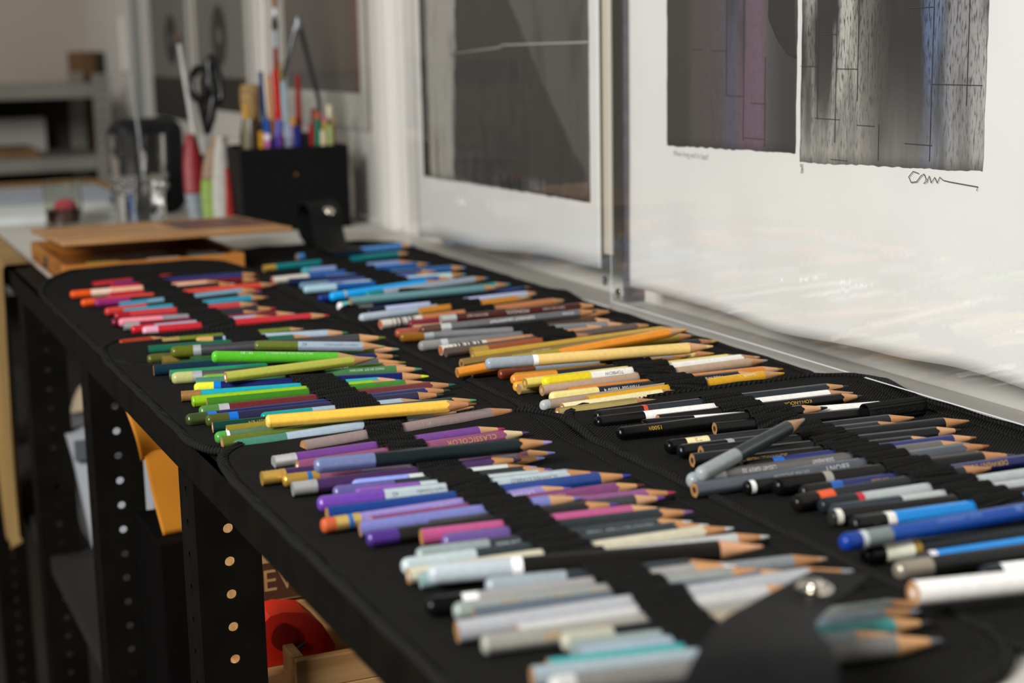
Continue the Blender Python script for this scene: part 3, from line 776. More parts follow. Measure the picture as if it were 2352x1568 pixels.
    ('D', 'navy pencil with yellow dip and blue ring', (0.2393, 1.0867, 0.0076), (0.4009, 1.0418, 0.0076), 0.0082, 'r', '#181f5a', ('d', '#dce03c', 14, '#0f78d8', 5), '#d8ee10', {}),
    ('D', 'turquoise pencil with copper ferrule', (0.2256, 1.0662, 0.0073), (0.3793, 1.0396, 0.0073), 0.0076, 'h', '#1aa2b0', ('f', '#cc985c'), '#1f90d0', {}),
    ('D', 'lime green pencil', (0.2281, 1.0460, 0.0075), (0.3735, 1.0327, 0.0075), 0.0080, 'h', '#8cbc1c', ('d', '#84b81c', 2), '#8aa858', {}),
    ('D', 'leaf green pencil with thin gold lines', (0.2366, 1.0360, 0.0073), (0.3938, 1.0232, 0.0073), 0.0076, 'r', '#3c7a20', ('w', '#a08858'), '#7a5a40', {}),
    ('D', 'maroon pencil with green dip and silver ring', (0.2252, 1.0120, 0.0076), (0.4072, 1.0062, 0.0076), 0.0082, 'h', '#66282c', ('d', '#4c8040', 13, '#d6d8dc', 7), '#20705c', {}),
    ('D', 'navy pencil with dark olive dip and blue ring', (0.2121, 0.9931, 0.0076), (0.3972, 0.9909, 0.0076), 0.0082, 'h', '#20265c', ('d', '#3c4824', 14, '#0f6cd0', 6), '#2c4a30', {}),
    ('D', 'indigo pencil with olive dip and slanted blue ring', (0.2231, 0.9847, 0.0076), (0.3879, 0.9805, 0.0076), 0.0082, 'r', '#2a2a44', ('d', '#4c5424', 15, '#0f6cd0', 6), '#3a4438', {}),
    ('D', 'grey blue pencil with teal dip and teal lead', (0.2574, 0.9759, 0.0073), (0.3704, 0.9695, 0.0073), 0.0076, 'h', '#9cb0bc', ('d', '#12948a', 34), '#2c9ab0', {}),
    ('D', 'dark green pencil with gold lettering', (0.2234, 0.9665, 0.0073), (0.4016, 0.9551, 0.0073), 0.0076, 'h', '#143c34', ('w', '#e0d0b8'), '#5aa860', {}),
    ('D', 'golden yellow pencil lying over the band', (0.2467, 0.9243, 0.0174), (0.3794, 0.9021, 0.0181), 0.0084, 'h', '#f2c04e', ('d', '#f2c860', 3), '#7a5428', {'o': 2}),
    ('D', 'grey green pencil with green dip and white ring', (0.2163, 0.9321, 0.0088), (0.3399, 0.9308, 0.0112), 0.0076, 'r', '#5a7050', ('d', '#4c9a44', 7, '#f4f4f0', 2), '#5a7050', {}),
    ('D', 'khaki olive pencil with white end', (0.2291, 0.9525, 0.0073), (0.3568, 0.9503, 0.0073), 0.0076, 'h', '#8a7c24', ('w', '#f6f4ee'), '#8a7c24', {}),
    ('D', 'olive pencil with flat wood end beside the lime one', (0.2187, 0.9233, 0.0075), (0.3644, 0.9267, 0.0097), 0.0080, 'h', '#5c6c22', ('w', '#b89a6a'), '#5c6c22', {}),
    ('D', 'lime yellow hexagonal pencil with white end', (0.2245, 0.9369, 0.0073), (0.3922, 0.9370, 0.0073), 0.0076, 'h', '#d8ee3c', ('w', '#f4f4f0'), '#c8946a', {}),
    ('D', 'light steel pencil with sea green dip', (0.2231, 0.9129, 0.0073), (0.3717, 0.9178, 0.0101), 0.0076, 'h', '#a4b4c4', ('d', '#44806c', 33), '#c8a890', {}),
    ('E', 'large mauve taupe pencil with embossed lettering', (0.2585, 0.8844, 0.0082), (0.4126, 0.9121, 0.0082), 0.0094, 'r', '#8e7c7a', ('w', '#b08050'), '#8a6468', {}),
    ('E', 'purple pencil with silver ferrule and magenta lead', (0.2339, 0.8635, 0.0075), (0.3858, 0.8725, 0.0075), 0.0080, 'r', '#6e3a88', ('f', '#cfcfcf'), '#c81c6a', {}),
    ('E', 'mauve pencil with gold lettering and whittled tip', (0.2434, 0.8462, 0.0076), (0.3946, 0.8559, 0.0076), 0.0082, 'h', '#8a466c', ('w', '#f0ece4'), '#5a3a6c', {'wood': '#e8d2a4'}),
    ('E', 'black green hexagonal pencil with slate blue dip', (0.2415, 0.8076, 0.0180), (0.3796, 0.7917, 0.0180), 0.0086, 'h', '#1c2628', ('d', '#6c76a0', 34), '#b09ad4', {'o': 2}),
    ('E', 'deep purple pencil with gold ferrule', (0.2185, 0.8331, 0.0075), (0.3643, 0.8308, 0.0075), 0.0080, 'r', '#3e2850', ('f', '#dcb058'), '#3e2850', {}),
    ('E', 'dusty rose pencil with gold and blue ferrule', (0.2279, 0.8238, 0.0073), (0.3882, 0.8055, 0.0073), 0.0076, 'r', '#82506e', ('f', '#d6aa50', '#d6aa50'), '#8c8cd0', {}),
    ('E', 'deep purple pencil with silver ferrule', (0.2277, 0.8041, 0.0075), (0.3610, 0.7936, 0.0097), 0.0080, 'h', '#422a54', ('f', '#cfcfcf'), '#422a54', {}),
    ('E', 'light steel pencil with periwinkle lead', (0.2701, 0.8111, 0.0073), (0.3777, 0.7979, 0.0073), 0.0076, 'h', '#a8bcc4', ('c', '#7c86b0'), '#8c9ce4', {}),
    ('E', 'pale grey pencil with periwinkle dip', (0.2587, 0.7945, 0.0073), (0.3651, 0.7819, 0.0073), 0.0076, 'r', '#c4ccc8', ('d', '#8c98e0', 32), '#8c98e0', {}),
    ('E', 'charcoal pencil with slate violet dip', (0.2454, 0.7873, 0.0074), (0.3707, 0.7733, 0.0073), 0.0076, 'h', '#2c3234', ('d', '#5e5890', 34), '#6a50a8', {}),
    ('E', 'light grey pencil with purple dip behind the big one', (0.2550, 0.7790, 0.0073), (0.3754, 0.7624, 0.0073), 0.0076, 'h', '#b4c0c4', ('d', '#7c52a4', 36), '#7c52a4', {}),
    ('E', 'light grey hexagonal pencil with big violet dip', (0.2308, 0.7691, 0.0078), (0.3901, 0.7528, 0.0078), 0.0086, 'h', '#aebcc2', ('d', '#6c42a4', 36), '#6a3a88', {}),
    ('E', 'navy blue pencil with flat wood end', (0.2300, 0.7492, 0.0077), (0.4032, 0.7401, 0.0077), 0.0084, 'r', '#1c3c80', ('w', '#a87c50'), '#2c34b4', {}),
    ('E', 'lilac pencil with orange eraser and gold ferrule', (0.2214, 0.7323, 0.0076), (0.3633, 0.7339, 0.0075), 0.0080, 'h', '#9080c0', ('f', '#dcbc6c', '#c4572a'), '#6a5cc0', {}),
    ('E', 'periwinkle pencil with flat end', (0.2367, 0.7166, 0.0081), (0.3543, 0.7030, 0.0115), 0.0080, 'r', '#7478b4', ('w', '#9080a8'), '#7478b4', {}),
    ('E', 'plum pencil with gold lettering', (0.2460, 0.7254, 0.0073), (0.4011, 0.7211, 0.0073), 0.0076, 'h', '#7a3c6c', ('w', '#d8905c'), '#6a2430', {}),
    ('E', 'black pencil with violet dip', (0.2344, 0.7011, 0.0075), (0.3683, 0.6900, 0.0095), 0.0080, 'h', '#242424', ('d', '#4c3080', 16), '#5a3a98', {}),
    ('E', 'mauve pencil with raspberry lead', (0.2754, 0.7170, 0.0077), (0.4089, 0.7009, 0.0073), 0.0076, 'h', '#844c7c', ('p',), '#b02850', {}),
    ('E', 'graphite grey pencil with violet tip', (0.2700, 0.7050, 0.0075), (0.3985, 0.6941, 0.0076), 0.0076, 'r', '#3c3c3e', ('p',), '#6c3aa4', {}),
    ('E', 'rose pink pencil with flat wood end', (0.2594, 0.6905, 0.0080), (0.3893, 0.6767, 0.0077), 0.0084, 'r', '#b05080', ('w', '#c0783c'), '#2c3036', {}),
    ('E', 'dark slate pencil with purple rounded dip', (0.2658, 0.6798, 0.0076), (0.3986, 0.6658, 0.0076), 0.0082, 'h', '#2a3034', ('d', '#66508c', 34), '#8c5a98', {}),
    ('E', 'dark slate lettered pencil with pewter dip', (0.2470, 0.6661, 0.0076), (0.3895, 0.6515, 0.0076), 0.0082, 'h', '#30383c', ('d', '#8c9898', 36), '#c8c8cc', {}),
    ('E', 'dark slate pencil with pale grey dip', (0.2355, 0.6545, 0.0076), (0.3938, 0.6427, 0.0076), 0.0082, 'h', '#30383c', ('d', '#b4c2c4', 36), '#d0d0cc', {}),
    ('E', 'cream pencil with white lead', (0.2342, 0.6421, 0.0073), (0.4025, 0.6335, 0.0073), 0.0076, 'h', '#cac4ac', ('w', '#e4ccc0'), '#d4d4d4', {}),
    ('E', 'pearl grey pencil with teal grey end', (0.2370, 0.6343, 0.0073), (0.4107, 0.6145, 0.0073), 0.0076, 'r', '#b8bab8', ('c', '#8aa4a4'), '#d0d4d4', {}),
    ('E', 'black pencil with large ice grey dip and white ring', (0.2388, 0.6296, 0.0110), (0.3901, 0.5885, 0.0130), 0.0096, 'r', '#1e1c1a', ('d', '#b4bec4', 38, '#ffffff', 5), '#d8a078', {'o': 1, 'wood': '#d8a078'}),
    ('E', 'dark slate pencil with round grey dip', (0.2556, 0.6031, 0.0112), (0.3633, 0.5739, 0.0131), 0.0082, 'h', '#2c3438', ('d', '#929ea4', 36), '#b8b0b0', {}),
    ('E', 'warm grey pencil with black dip and white ring', (0.2261, 0.5997, 0.0077), (0.3643, 0.5711, 0.0127), 0.0084, 'r', '#949290', ('d', '#101010', 16, '#ececec', 7), '#e4e4ec', {}),
    ('E', 'dark grey pencil with white stripe', (0.3122, 0.5906, 0.0073), (0.4159, 0.5743, 0.0073), 0.0076, 'r', '#7e8286', ('p',), '#c0a088', {}),
    ('E', 'grey pencil with rounded end and gold lettering', (0.2344, 0.5889, 0.0078), (0.3734, 0.5562, 0.0140), 0.0082, 'h', '#8c908c', ('d', '#8c9890', 8), '#8c908c', {}),
    ('E', 'blue grey slim pencil with wood end', (0.2411, 0.5814, 0.0073), (0.3848, 0.5532, 0.0123), 0.0076, 'h', '#5a646e', ('w', '#8a5a3a'), '#5a646e', {}),
    ('E', 'large light grey pencil with flat wood end', (0.2267, 0.5654, 0.0085), (0.4041, 0.5385, 0.0144), 0.0094, 'r', '#a6a8ac', ('w', '#a87848'), '#a4a8ac', {}),
    ('E', 'pale silver pencil with wood end', (0.2493, 0.5550, 0.0074), (0.3761, 0.5365, 0.0123), 0.0076, 'h', '#bcbcba', ('w', '#a8705a'), '#b08a60', {}),
    ('E', 'greige pencil with gold lettering', (0.2303, 0.5489, 0.0078), (0.3793, 0.5288, 0.0081), 0.0084, 'h', '#94928a', ('d', '#98988e', 3), '#94928a', {}),
    ('E', 'taupe pen with clear cap and black band', (0.2600, 0.5369, 0.0078), (0.3690, 0.5226, 0.0077), 0.0084, 'r', '#a0947f', ('d', '#a8a898', 22, '#161a1c', 30), '#a0947f', {}),
    ('E', 'sage grey lettered pencil with grey lead', (0.2612, 0.5293, 0.0073), (0.4190, 0.5070, 0.0074), 0.0076, 'h', '#8a9896', ('p',), '#a8b0b8', {}),
    ('E', 'turquoise pencil under the strap', (0.2447, 0.5169, 0.0073), (0.4063, 0.4889, 0.0073), 0.0076, 'h', '#3f9c9c', ('w', '#a06a4a'), '#3a3a3a', {}),
    ('E', 'pale blue grey pencil with flat wood end', (0.2348, 0.5103, 0.0079), (0.3855, 0.4815, 0.0079), 0.0088, 'r', '#94a2a8', ('w', '#a07a50'), '#a0907c', {}),
    ('E', 'blue grey pencil with pinkish wood tip', (0.2612, 0.5210, 0.0076), (0.4105, 0.5007, 0.0073), 0.0076, 'r', '#93a2b0', ('p',), '#a0a8b0', {}),
    ('E', 'graphite grey pencil with tan wood and grey lead', (0.2359, 0.4983, 0.0080), (0.3963, 0.4694, 0.0080), 0.0090, 'r', '#787672', ('d', '#c0c0bc', 10), '#6a6670', {}),
    ('F', 'slate hexagonal pencil with black end and red ring', (0.4490, 0.8726, 0.0076), (0.6430, 0.8668, 0.0076), 0.0082, 'h', '#2a2f36', ('d', '#161616', 34, '#d8482c', 3), '#2a2a2a', {}),
    ('F', 'white pencil with thick black dip', (0.4406, 0.8564, 0.0078), (0.6329, 0.8481, 0.0078), 0.0086, 'r', '#f2f0ea', ('d', '#0c0c0c', 34), '#c88a70', {}),
    ('F', 'black pencil with gold lettering and splintered tip', (0.4804, 0.8460, 0.0073), (0.6342, 0.8393, 0.0073), 0.0076, 'h', '#141414', ('w', '#a0784a'), '#3a3a3a', {}),
    ('F', 'black round ended pencil with gold digits', (0.4408, 0.8272, 0.0075), (0.5828, 0.8076, 0.0118), 0.0080, 'h', '#121212', ('d', '#0c0c0c', 20), '#121212', {}),
    ('F', 'white pencil with shorter black dip', (0.4627, 0.8368, 0.0077), (0.6415, 0.8020, 0.0077), 0.0084, 'r', '#f2f0ea', ('d', '#0c0c0c', 35), '#d0b080', {}),
    ('F', 'black hexagonal pencil with round wood end', (0.5001, 0.8098, 0.0075), (0.6400, 0.7936, 0.0075), 0.0080, 'h', '#161616', ('w', '#3a2c20'), '#262220', {}),
    ('F', 'black pencil with cream label', (0.4503, 0.7842, 0.0077), (0.6239, 0.7727, 0.0077), 0.0084, 'r', '#26292c', ('d', '#0c0c0c', 13, '#f0e4b0', 15), '#c89860', {}),
    ('F', 'black pencil with pale grey ring', (0.4516, 0.7722, 0.0076), (0.6075, 0.7633, 0.0076), 0.0082, 'h', '#282c30', ('d', '#101214', 32, '#a4a4a8', 4.5), '#d0b090', {}),
    ('F', 'black pencil with ringed wood end pointing at the sleeve', (0.4622, 0.7632, 0.0077), (0.6480, 0.7497, 0.0077), 0.0084, 'r', '#17191a', ('w', '#3a2c20'), '#b8905c', {}),
    ('F', 'black pencil with bare ringed butt and pale wood', (0.4494, 0.7517, 0.0076), (0.6294, 0.7343, 0.0076), 0.0082, 'h', '#1b1c1e', ('w', '#2a2420'), '#1c1c1c', {}),
    ('F', 'black pencil with gold script', (0.4570, 0.7383, 0.0073), (0.6021, 0.7257, 0.0073), 0.0076, 'h', '#141414', ('p',), '#141414', {}),
    ('F', 'navy pencil with black end and blue ring', (0.4654, 0.7261, 0.0073), (0.6253, 0.7167, 0.0073), 0.0076, 'r', '#222c66', ('d', '#141414', 20, '#1464bc', 7), '#a87848', {}),
    ('F', 'slate lettered pencil with wood ring end', (0.4193, 0.6991, 0.0078), (0.6173, 0.6963, 0.0078), 0.0086, 'h', '#50565e', ('w', '#2a241c'), '#b06438', {}),
    ('F', 'gunmetal lettered pencil with grey dip and white ring', (0.4243, 0.7147, 0.0080), (0.6103, 0.7052, 0.0080), 0.0090, 'r', '#6c6a6a', ('d', '#98a2a6', 15, '#d8d8d8', 7), '#6c6a6a', {'m': 1}),
    ('F', 'black pencil with white end ring under the pen', (0.4449, 0.6905, 0.0074), (0.6126, 0.6811, 0.0073), 0.0076, 'r', '#1a1a1a', ('d', '#0e0e0e', 3, '#f4f4f4', 3, '#141414', 3), '#d0a070', {}),
    ('F', 'thick black pen with grey ring', (0.4575, 0.6814, 0.0085), (0.6141, 0.6710, 0.0085), 0.0100, 'r', '#181818', ('d', '#0e0e0e', 30, '#a09a92', 5), '#3a3a3c', {}),
    ('F', 'black pencil with orange band', (0.4499, 0.6520, 0.0080), (0.5843, 0.6569, 0.0083), 0.0090, 'r', '#24282c', ('d', '#161412', 15, '#e85a2a', 10), '#c89060', {}),
    ('F', 'navy gold lettered pencil with blue ring', (0.4667, 0.6697, 0.0074), (0.6385, 0.6612, 0.0076), 0.0076, 'h', '#24285e', ('d', '#1c1c1c', 18, '#1c5cac', 7), '#1a1a40', {}),
    ('F', 'pale grey pencil with red ring and dark end', (0.4604, 0.6437, 0.0076), (0.6296, 0.6372, 0.0076), 0.0082, 'r', '#acb4b4', ('d', '#20262a', 22, '#c42438', 4), '#acb4b4', {}),
    ('F', 'silver grey pencil beside the red ringed one', (0.4596, 0.6336, 0.0073), (0.6211, 0.6220, 0.0073), 0.0076, 'h', '#b0b6b6', ('d', '#2a343c', 42), '#b0b6b6', {}),
    ('F', 'black pencil with cream end ring', (0.4526, 0.6239, 0.0078), (0.6122, 0.6067, 0.0078), 0.0086, 'r', '#161616', ('d', '#2a2a28', 2.5, '#e8e4d8', 3.5), '#161616', {}),
    ('F', 'bright blue hexagonal pencil with black dip and white ring', (0.4552, 0.6094, 0.0078), (0.6159, 0.5978, 0.0078), 0.0086, 'h', '#1484d4', ('d', '#141617', 19, '#f0ece4', 5), '#1484d4', {}),
    ('F', 'royal blue pencil with blue dip and grey band', (0.4159, 0.5640, 0.0179), (0.6003, 0.5657, 0.0164), 0.0084, 'r', '#10469c', ('d', '#0e3890', 10, '#d0d4d8', 3, '#788484', 14), '#10469c', {'o': 1}),
    ('F', 'graphite pencil printed with blue blocks', (0.4401, 0.5787, 0.0075), (0.6028, 0.5618, 0.0075), 0.0080, 'h', '#34383a', ('d', '#1a1c1c', 16), '#34383a', {}),
    ('F', 'black pencil with wide cream label and gold ring', (0.4306, 0.5679, 0.0080), (0.5905, 0.5508, 0.0080), 0.0090, 'r', '#202426', ('d', '#0a0c0c', 11, '#f0eed8', 15, '#9a7c2c', 4), '#202426', {}),
    ('F', 'azure pencil with white end ring', (0.4492, 0.5531, 0.0073), (0.6000, 0.5417, 0.0073), 0.0076, 'r', '#2088d8', ('d', '#3a3436', 7, '#e8e8ec', 4), '#2088d8', {}),
    ('F', 'black pen with pewter cap', (0.4306, 0.5438, 0.0082), (0.5839, 0.5275, 0.0082), 0.0094, 'r', '#222322', ('d', '#9c9484', 18), '#222322', {'m': 1}),
    ('F', 'white pen with dark cap end', (0.4616, 0.5236, 0.0078), (0.5851, 0.5029, 0.0078), 0.0086, 'r', '#f2f2f0', ('d', '#20232c', 10), '#f2f2f0', {}),
    ('F', 'thick white round pencil with bare wood end', (0.4039, 0.4975, 0.0174), (0.5628, 0.4833, 0.0101), 0.0104, 'r', '#f6f4f0', ('w', '#d8c4b4'), '#f6f4f0', {'o': 1}),
    ('F', 'slate pencil with grey dip lying askew over the band', (0.4244, 0.7031, 0.0140), (0.5283, 0.7548, 0.0220), 0.0086, 'r', '#363c3e', ('d', '#98a0a0', 38), '#b0a89a', {'o': 3}),
]
PEN = {}
for row_ in PENCILS:
    k = row_[0]
    make_pencil(*row_)
    PEN.setdefault(k, []).append(row_)

# ------------------------------------------------------------------ elastic bands that hold the pencils
for k in 'ABCDEF':
    xa, xb = BAND[k]
    x0, x1, y0, y1, r, bz, lift, lab = CASES[k]
    xm = (xa + xb) / 2
    held = []
    for q in PEN[k]:
        if q[9].get('o', 0) >= 1:
            continue
        B, T, d = Vector(q[2]), Vector(q[3]), q[4]
        if not (B.x < xm - 0.005 < xm + 0.005 < T.x - 0.02):
            continue
        t = (xm - B.x) / (T.x - B.x)
        p = B.lerp(T, t)
        held.append((p.y, p.z, d / 2 * 1.06, (T.y - B.y) / (T.x - B.x)))
    ya = max(y0 + 0.006, min(h[0] for h in held) - 0.016)
    yb = min(y1 - 0.02, max(h[0] for h in held) + 0.016)
    if k in 'ABC':
        ya = max(ya, y0 + 0.006)
    NY = int((yb - ya) / 0.0012)
    NX = 112

    def top(y, x):
        z = case_z(k, x, y) + CASE_T + 0.0012
        for hy, hz, hr, sl in held:
            c = hy + sl * (x - xm)
            R = hr + 0.0011
            dd = abs(y - c)
            if dd < R:
                z = max(z, hz + math.sqrt(R * R - dd * dd))
            elif dd < R + 0.0022:
                z = max(z, hz * (1 - (dd - R) / 0.0022))
        return z

    def fn(u, v):
        y = ya + (yb - ya) * v; x = xa + (xb - xa) * u + 0.0012 * math.sin(v * 40)
        z = top(y, x)
        rib = 0.0007 * abs(math.sin(u * math.pi * 14)) ** 0.7
        edge = -0.0005 if u < 0.01 or u > 0.99 else 0
        return (x, y, z + rib + edge + 0.00016 * math.sin(y * 2600 + (u * 14 % 2 > 1) * 3.1))
    obj('elastic_band', MB().sheet(fn, NX, NY), elastic_m, case_obj[k], 'all', label='ribbed black elastic stitched into pencil loops')


# ------------------------------------------------------------------ straps with snap fasteners
def ribbon(mb, C, Wd, th, N=48, side=None):
    """smooth ribbon through centre points C with half-width vectors Wd"""
    def cr(P, t):
        n = len(P) - 1
        f = t * n; i = min(int(f), n - 1); f -= i
        p0 = P[max(0, i - 1)]; p1 = P[i]; p2 = P[i + 1]; p3 = P[min(n, i + 2)]
        return 0.5 * ((2 * p1) + (p2 - p0) * f + (2 * p0 - 5 * p1 + 4 * p2 - p3) * f * f + (3 * p1 - p0 - 3 * p2 + p3) * f ** 3)
    C = [Vector(p) for p in C]; Wd = [Vector(p) for p in Wd]
    rows = []
    for i in range(N + 1):
        t = i / N
        c = cr(C, t); w = cr(Wd, t)
        tn = (cr(C, min(1, t + 0.01)) - cr(C, max(0, t - 0.01))).normalized()
        n = tn.cross(w).normalized()
        rnd = [(-1, -0.6), (-1, 0.6), (-0.96, 1), (0.96, 1), (1, 0.6), (1, -0.6), (0.96, -1), (-0.96, -1)]
        rows.append([c + w * a + n * b * th / 2 for a, b in rnd])
    mb.rings(rows)
    return mb


def snap(parent, c, n, r=0.0062):
    n = Vector(n).normalized()
    q = n.to_track_quat('Z', 'Y')
    for nm, prof in (('snap_socket', [(r * 1.18, 0), (r * 1.18, 0.0006), (r * 1.0, 0.0014), (r * 0.8, 0.001)]), ('snap_stud', [(r * 0.62, 0.0), (r * 0.62, 0.0024), (r * 0.5, 0.0033), (r * 0.2, 0.0036)])):
        mb = MB().lathe(prof, 28)
        mb.v = [tuple(q @ Vector(p) + Vector(c)) for p in mb.v]
        parent = obj(nm, mb, chrome, parent, 50, label='shiny nickel snap fastener')


t = case_obj['B']
CB = [(0.575, 1.845, 0.004), (0.578, 1.888, 0.014), (0.579, 1.900, 0.038), (0.579, 1.873, 0.0545), (0.578, 1.835, 0.0455), (0.572, 1.810, 0.026), (0.562, 1.765, 0.013), (0.553, 1.710, 0.0165), (0.549, 1.668, 0.017)]
WB = [(0.0205, 0.004, 0)] * 9
obj('strap', ribbon(MB(), CB, WB, 0.0017), leather, t, 50)
snap(t, (0.581, 1.8325, 0.0462), (0.05, -0.60, 0.78))
t = case_obj['E']
CE = [(0.246, 0.440, 0.006), (0.243, 0.400, 0.012), (0.250, 0.388, 0.030), (0.274, 0.412, 0.0425), (0.302, 0.452, 0.037), (0.329, 0.4785, 0.0305), (0.352, 0.4935, 0.0285), (0.3745, 0.5075, 0.0275)]
WE = [(0.025, -0.009, 0), (0.025, -0.009, 0), (0.025, -0.010, 0), (0.022, -0.010, 0), (0.014, -0.010, 0), (0.0098, -0.0098, 0), (0.0095, -0.0092, 0), (0.0085, -0.0078, 0)]
obj('strap', ribbon(MB(), CE, WE, 0.0018), leather, t, 50)
snap(t, (0.3505, 0.4925, 0.0297), (-0.05, -0.08, 1), 0.0064)
# empty elastic loop lying open near the grey pencils
mb = MB()
mb.sheet(lambda u, v: (0.262 + 0.034 * u, 0.449 + 0.012 * math.cos(math.pi * v) * -1, 0.004 + 0.011 * math.sin(math.pi * v)), 16, 12, 0.0008)
obj('empty_loop', mb, elastic_m, t, 'all')
# curled loop in the black case and the folded lip of the yellow case
t = case_obj['F']
mb = MB().sheet(lambda u, v: (0.600 + 0.045 * u, 0.792 + 0.006 * math.cos(2 * math.pi * v * 0.85), 0.0095 + 0.006 * math.sin(2 * math.pi * v * 0.85)), 10, 20, 0.0008)
obj('empty_loop', mb, elastic_m, t, 'all')
t = case_obj['C']
mb = MB().sheet(lambda u, v: (0.500 + 0.075 * u, 1.360 + 0.018 * v, 0.010 + 0.010 * math.sin(math.pi * (0.15 + 0.85 * v)) * (0.5 + 0.5 * math.cos(u * 2.5))), 24, 8, 0.0014)
obj('folded_lip', mb, twill, t, 'all')

# ------------------------------------------------------------------ prints in clear sleeves on the wall
def nodes(m):
    return m.node_tree.nodes, m.node_tree.links


def art_material(name, y_left, y_right, z_lo, z_hi, ramp, smear=0.5, dark='#161614', light='#cfcdc6', speck=0.5, seedv=0.0, vshade=None, org=(0, 0), gain=1.0):
    """ink print: colours run across the sheet, smeared downwards, with speckled wear"""
    y_left -= org[0]; y_right -= org[0]; z_lo -= org[1]
    m = bpy.data.materials.new(name)
    m.use_nodes = True
    N, Lk = nodes(m)
    b = N['Principled BSDF']; b.inputs['Roughness'].default_value = 0.7
    tc = N.new('ShaderNodeTexCoord')
    sp = N.new('ShaderNodeSeparateXYZ'); Lk.new(tc.outputs['Object'], sp.inputs[0])
    mr = N.new('ShaderNodeMapRange'); Lk.new(sp.outputs['Y'], mr.inputs['Value'])
    mr.inputs['From Min'].default_value = y_left; mr.inputs['From Max'].default_value = y_right
    mp = N.new('ShaderNodeMapping'); mp.inputs['Scale'].default_value = (1, 60, 9); mp.inputs['Location'].default_value = (seedv, seedv, 0)
    Lk.new(tc.outputs['Object'], mp.inputs[0])
    n1 = N.new('ShaderNodeTexNoise'); n1.inputs['Scale'].default_value = 1.0; n1.inputs['Detail'].default_value = 7; n1.inputs['Roughness'].default_value = 0.65
    Lk.new(mp.outputs[0], n1.inputs['Vector'])
    ad = N.new('ShaderNodeMath'); ad.operation = 'MULTIPLY_ADD'
    Lk.new(n1.outputs['Fac'], ad.inputs[0]); ad.inputs[1].default_value = 0.10; Lk.new(mr.outputs[0], ad.inputs[2])
    sb = N.new('ShaderNodeMath'); sb.operation = 'SUBTRACT'; Lk.new(ad.outputs[0], sb.inputs[0]); sb.inputs[1].default_value = 0.05
    cr = N.new('ShaderNodeValToRGB'); Lk.new(sb.outputs[0], cr.inputs[0])
    el = cr.color_ramp.elements
    while len(el) > 1:
        el.remove(el[0])
    gl = lambda h_: tuple(q_ * gain for q_ in lin(h_)[:3]) + (1.0,)
    el[0].position = ramp[0][0]; el[0].color = gl(ramp[0][1])
    for p, c in ramp[1:]:
        e = el.new(p); e.color = gl(c)
    # dark vertical smears
    mp2 = N.new('ShaderNodeMapping'); mp2.inputs['Scale'].default_value = (1, 42, 7); mp2.inputs['Location'].default_value = (3 + seedv, 7, 2)
    Lk.new(tc.outputs['Object'], mp2.inputs[0])
    n2 = N.new('ShaderNodeTexNoise'); n2.inputs['Scale'].default_value = 1.0; n2.inputs['Detail'].default_value = 4
    Lk.new(mp2.outputs[0], n2.inputs['Vector'])
    c2 = N.new('ShaderNodeValToRGB'); Lk.new(n2.outputs['Fac'], c2.inputs[0])
    c2.color_ramp.elements[0].position = 0.62 - smear * 0.3; c2.color_ramp.elements[0].color = (0, 0, 0, 1)
    c2.color_ramp.elements[1].position = 0.80 - smear * 0.3; c2.color_ramp.elements[1].color = (1, 1, 1, 1)
    m1 = N.new('ShaderNodeMix'); m1.data_type = 'RGBA'
    Lk.new(c2.outputs[0], m1.inputs['Factor']); Lk.new(cr.outputs[0], m1.inputs['A']); m1.inputs['B'].default_value = lin(dark)
    # speckle, fine grain of the ink
    mp3 = N.new('ShaderNodeMapping'); mp3.inputs['Scale'].default_value = (1, 620, 130)
    Lk.new(tc.outputs['Object'], mp3.inputs[0])
    n3 = N.new('ShaderNodeTexNoise'); n3.inputs['Scale'].default_value = 1.0; n3.inputs['Detail'].default_value = 5
    Lk.new(mp3.outputs[0], n3.inputs['Vector'])
    c3 = N.new('ShaderNodeValToRGB'); Lk.new(n3.outputs['Fac'], c3.inputs[0])
    c3.color_ramp.elements[0].position = 0.5; c3.color_ramp.elements[0].color = (0, 0, 0, 1)
    c3.color_ramp.elements[1].position = 0.66; c3.color_ramp.elements[1].color = (speck, speck, speck, 1)
    m2 = N.new('ShaderNodeMix'); m2.data_type = 'RGBA'
    Lk.new(c3.outputs[0], m2.inputs['Factor']); Lk.new(m1.outputs['Result'], m2.inputs['A']); m2.inputs['B'].default_value = lin(dark)
    last = m2.outputs['Result']
    if vshade:
        # light ink showing in the lower part of the sheet
        mv = N.new('ShaderNodeMapRange'); Lk.new(sp.outputs['Z'], mv.inputs['Value'])
        mv.inputs['From Min'].default_value = z_lo; mv.inputs['From Max'].default_value = z_lo + vshade
        mv.inputs['To Min'].default_value = 0.75; mv.inputs['To Max'].default_value = 0.0
        pv = N.new('ShaderNodeMath'); pv.operation = 'POWER'; Lk.new(mv.outputs[0], pv.inputs[0]); pv.inputs[1].default_value = 2.2
        mu = N.new('ShaderNodeMath'); mu.operation = 'MULTIPLY'; Lk.new(pv.outputs[0], mu.inputs[0]); Lk.new(n1.outputs['Fac'], mu.inputs[1])
        m3 = N.new('ShaderNodeMix'); m3.data_type = 'RGBA'
        Lk.new(mu.outputs[0], m3.inputs['Factor']); Lk.new(last, m3.inputs['A']); m3.inputs['B'].default_value = lin(light)
        last = m3.outputs['Result']
    Lk.new(last, b.inputs['Base Color'])
    return m


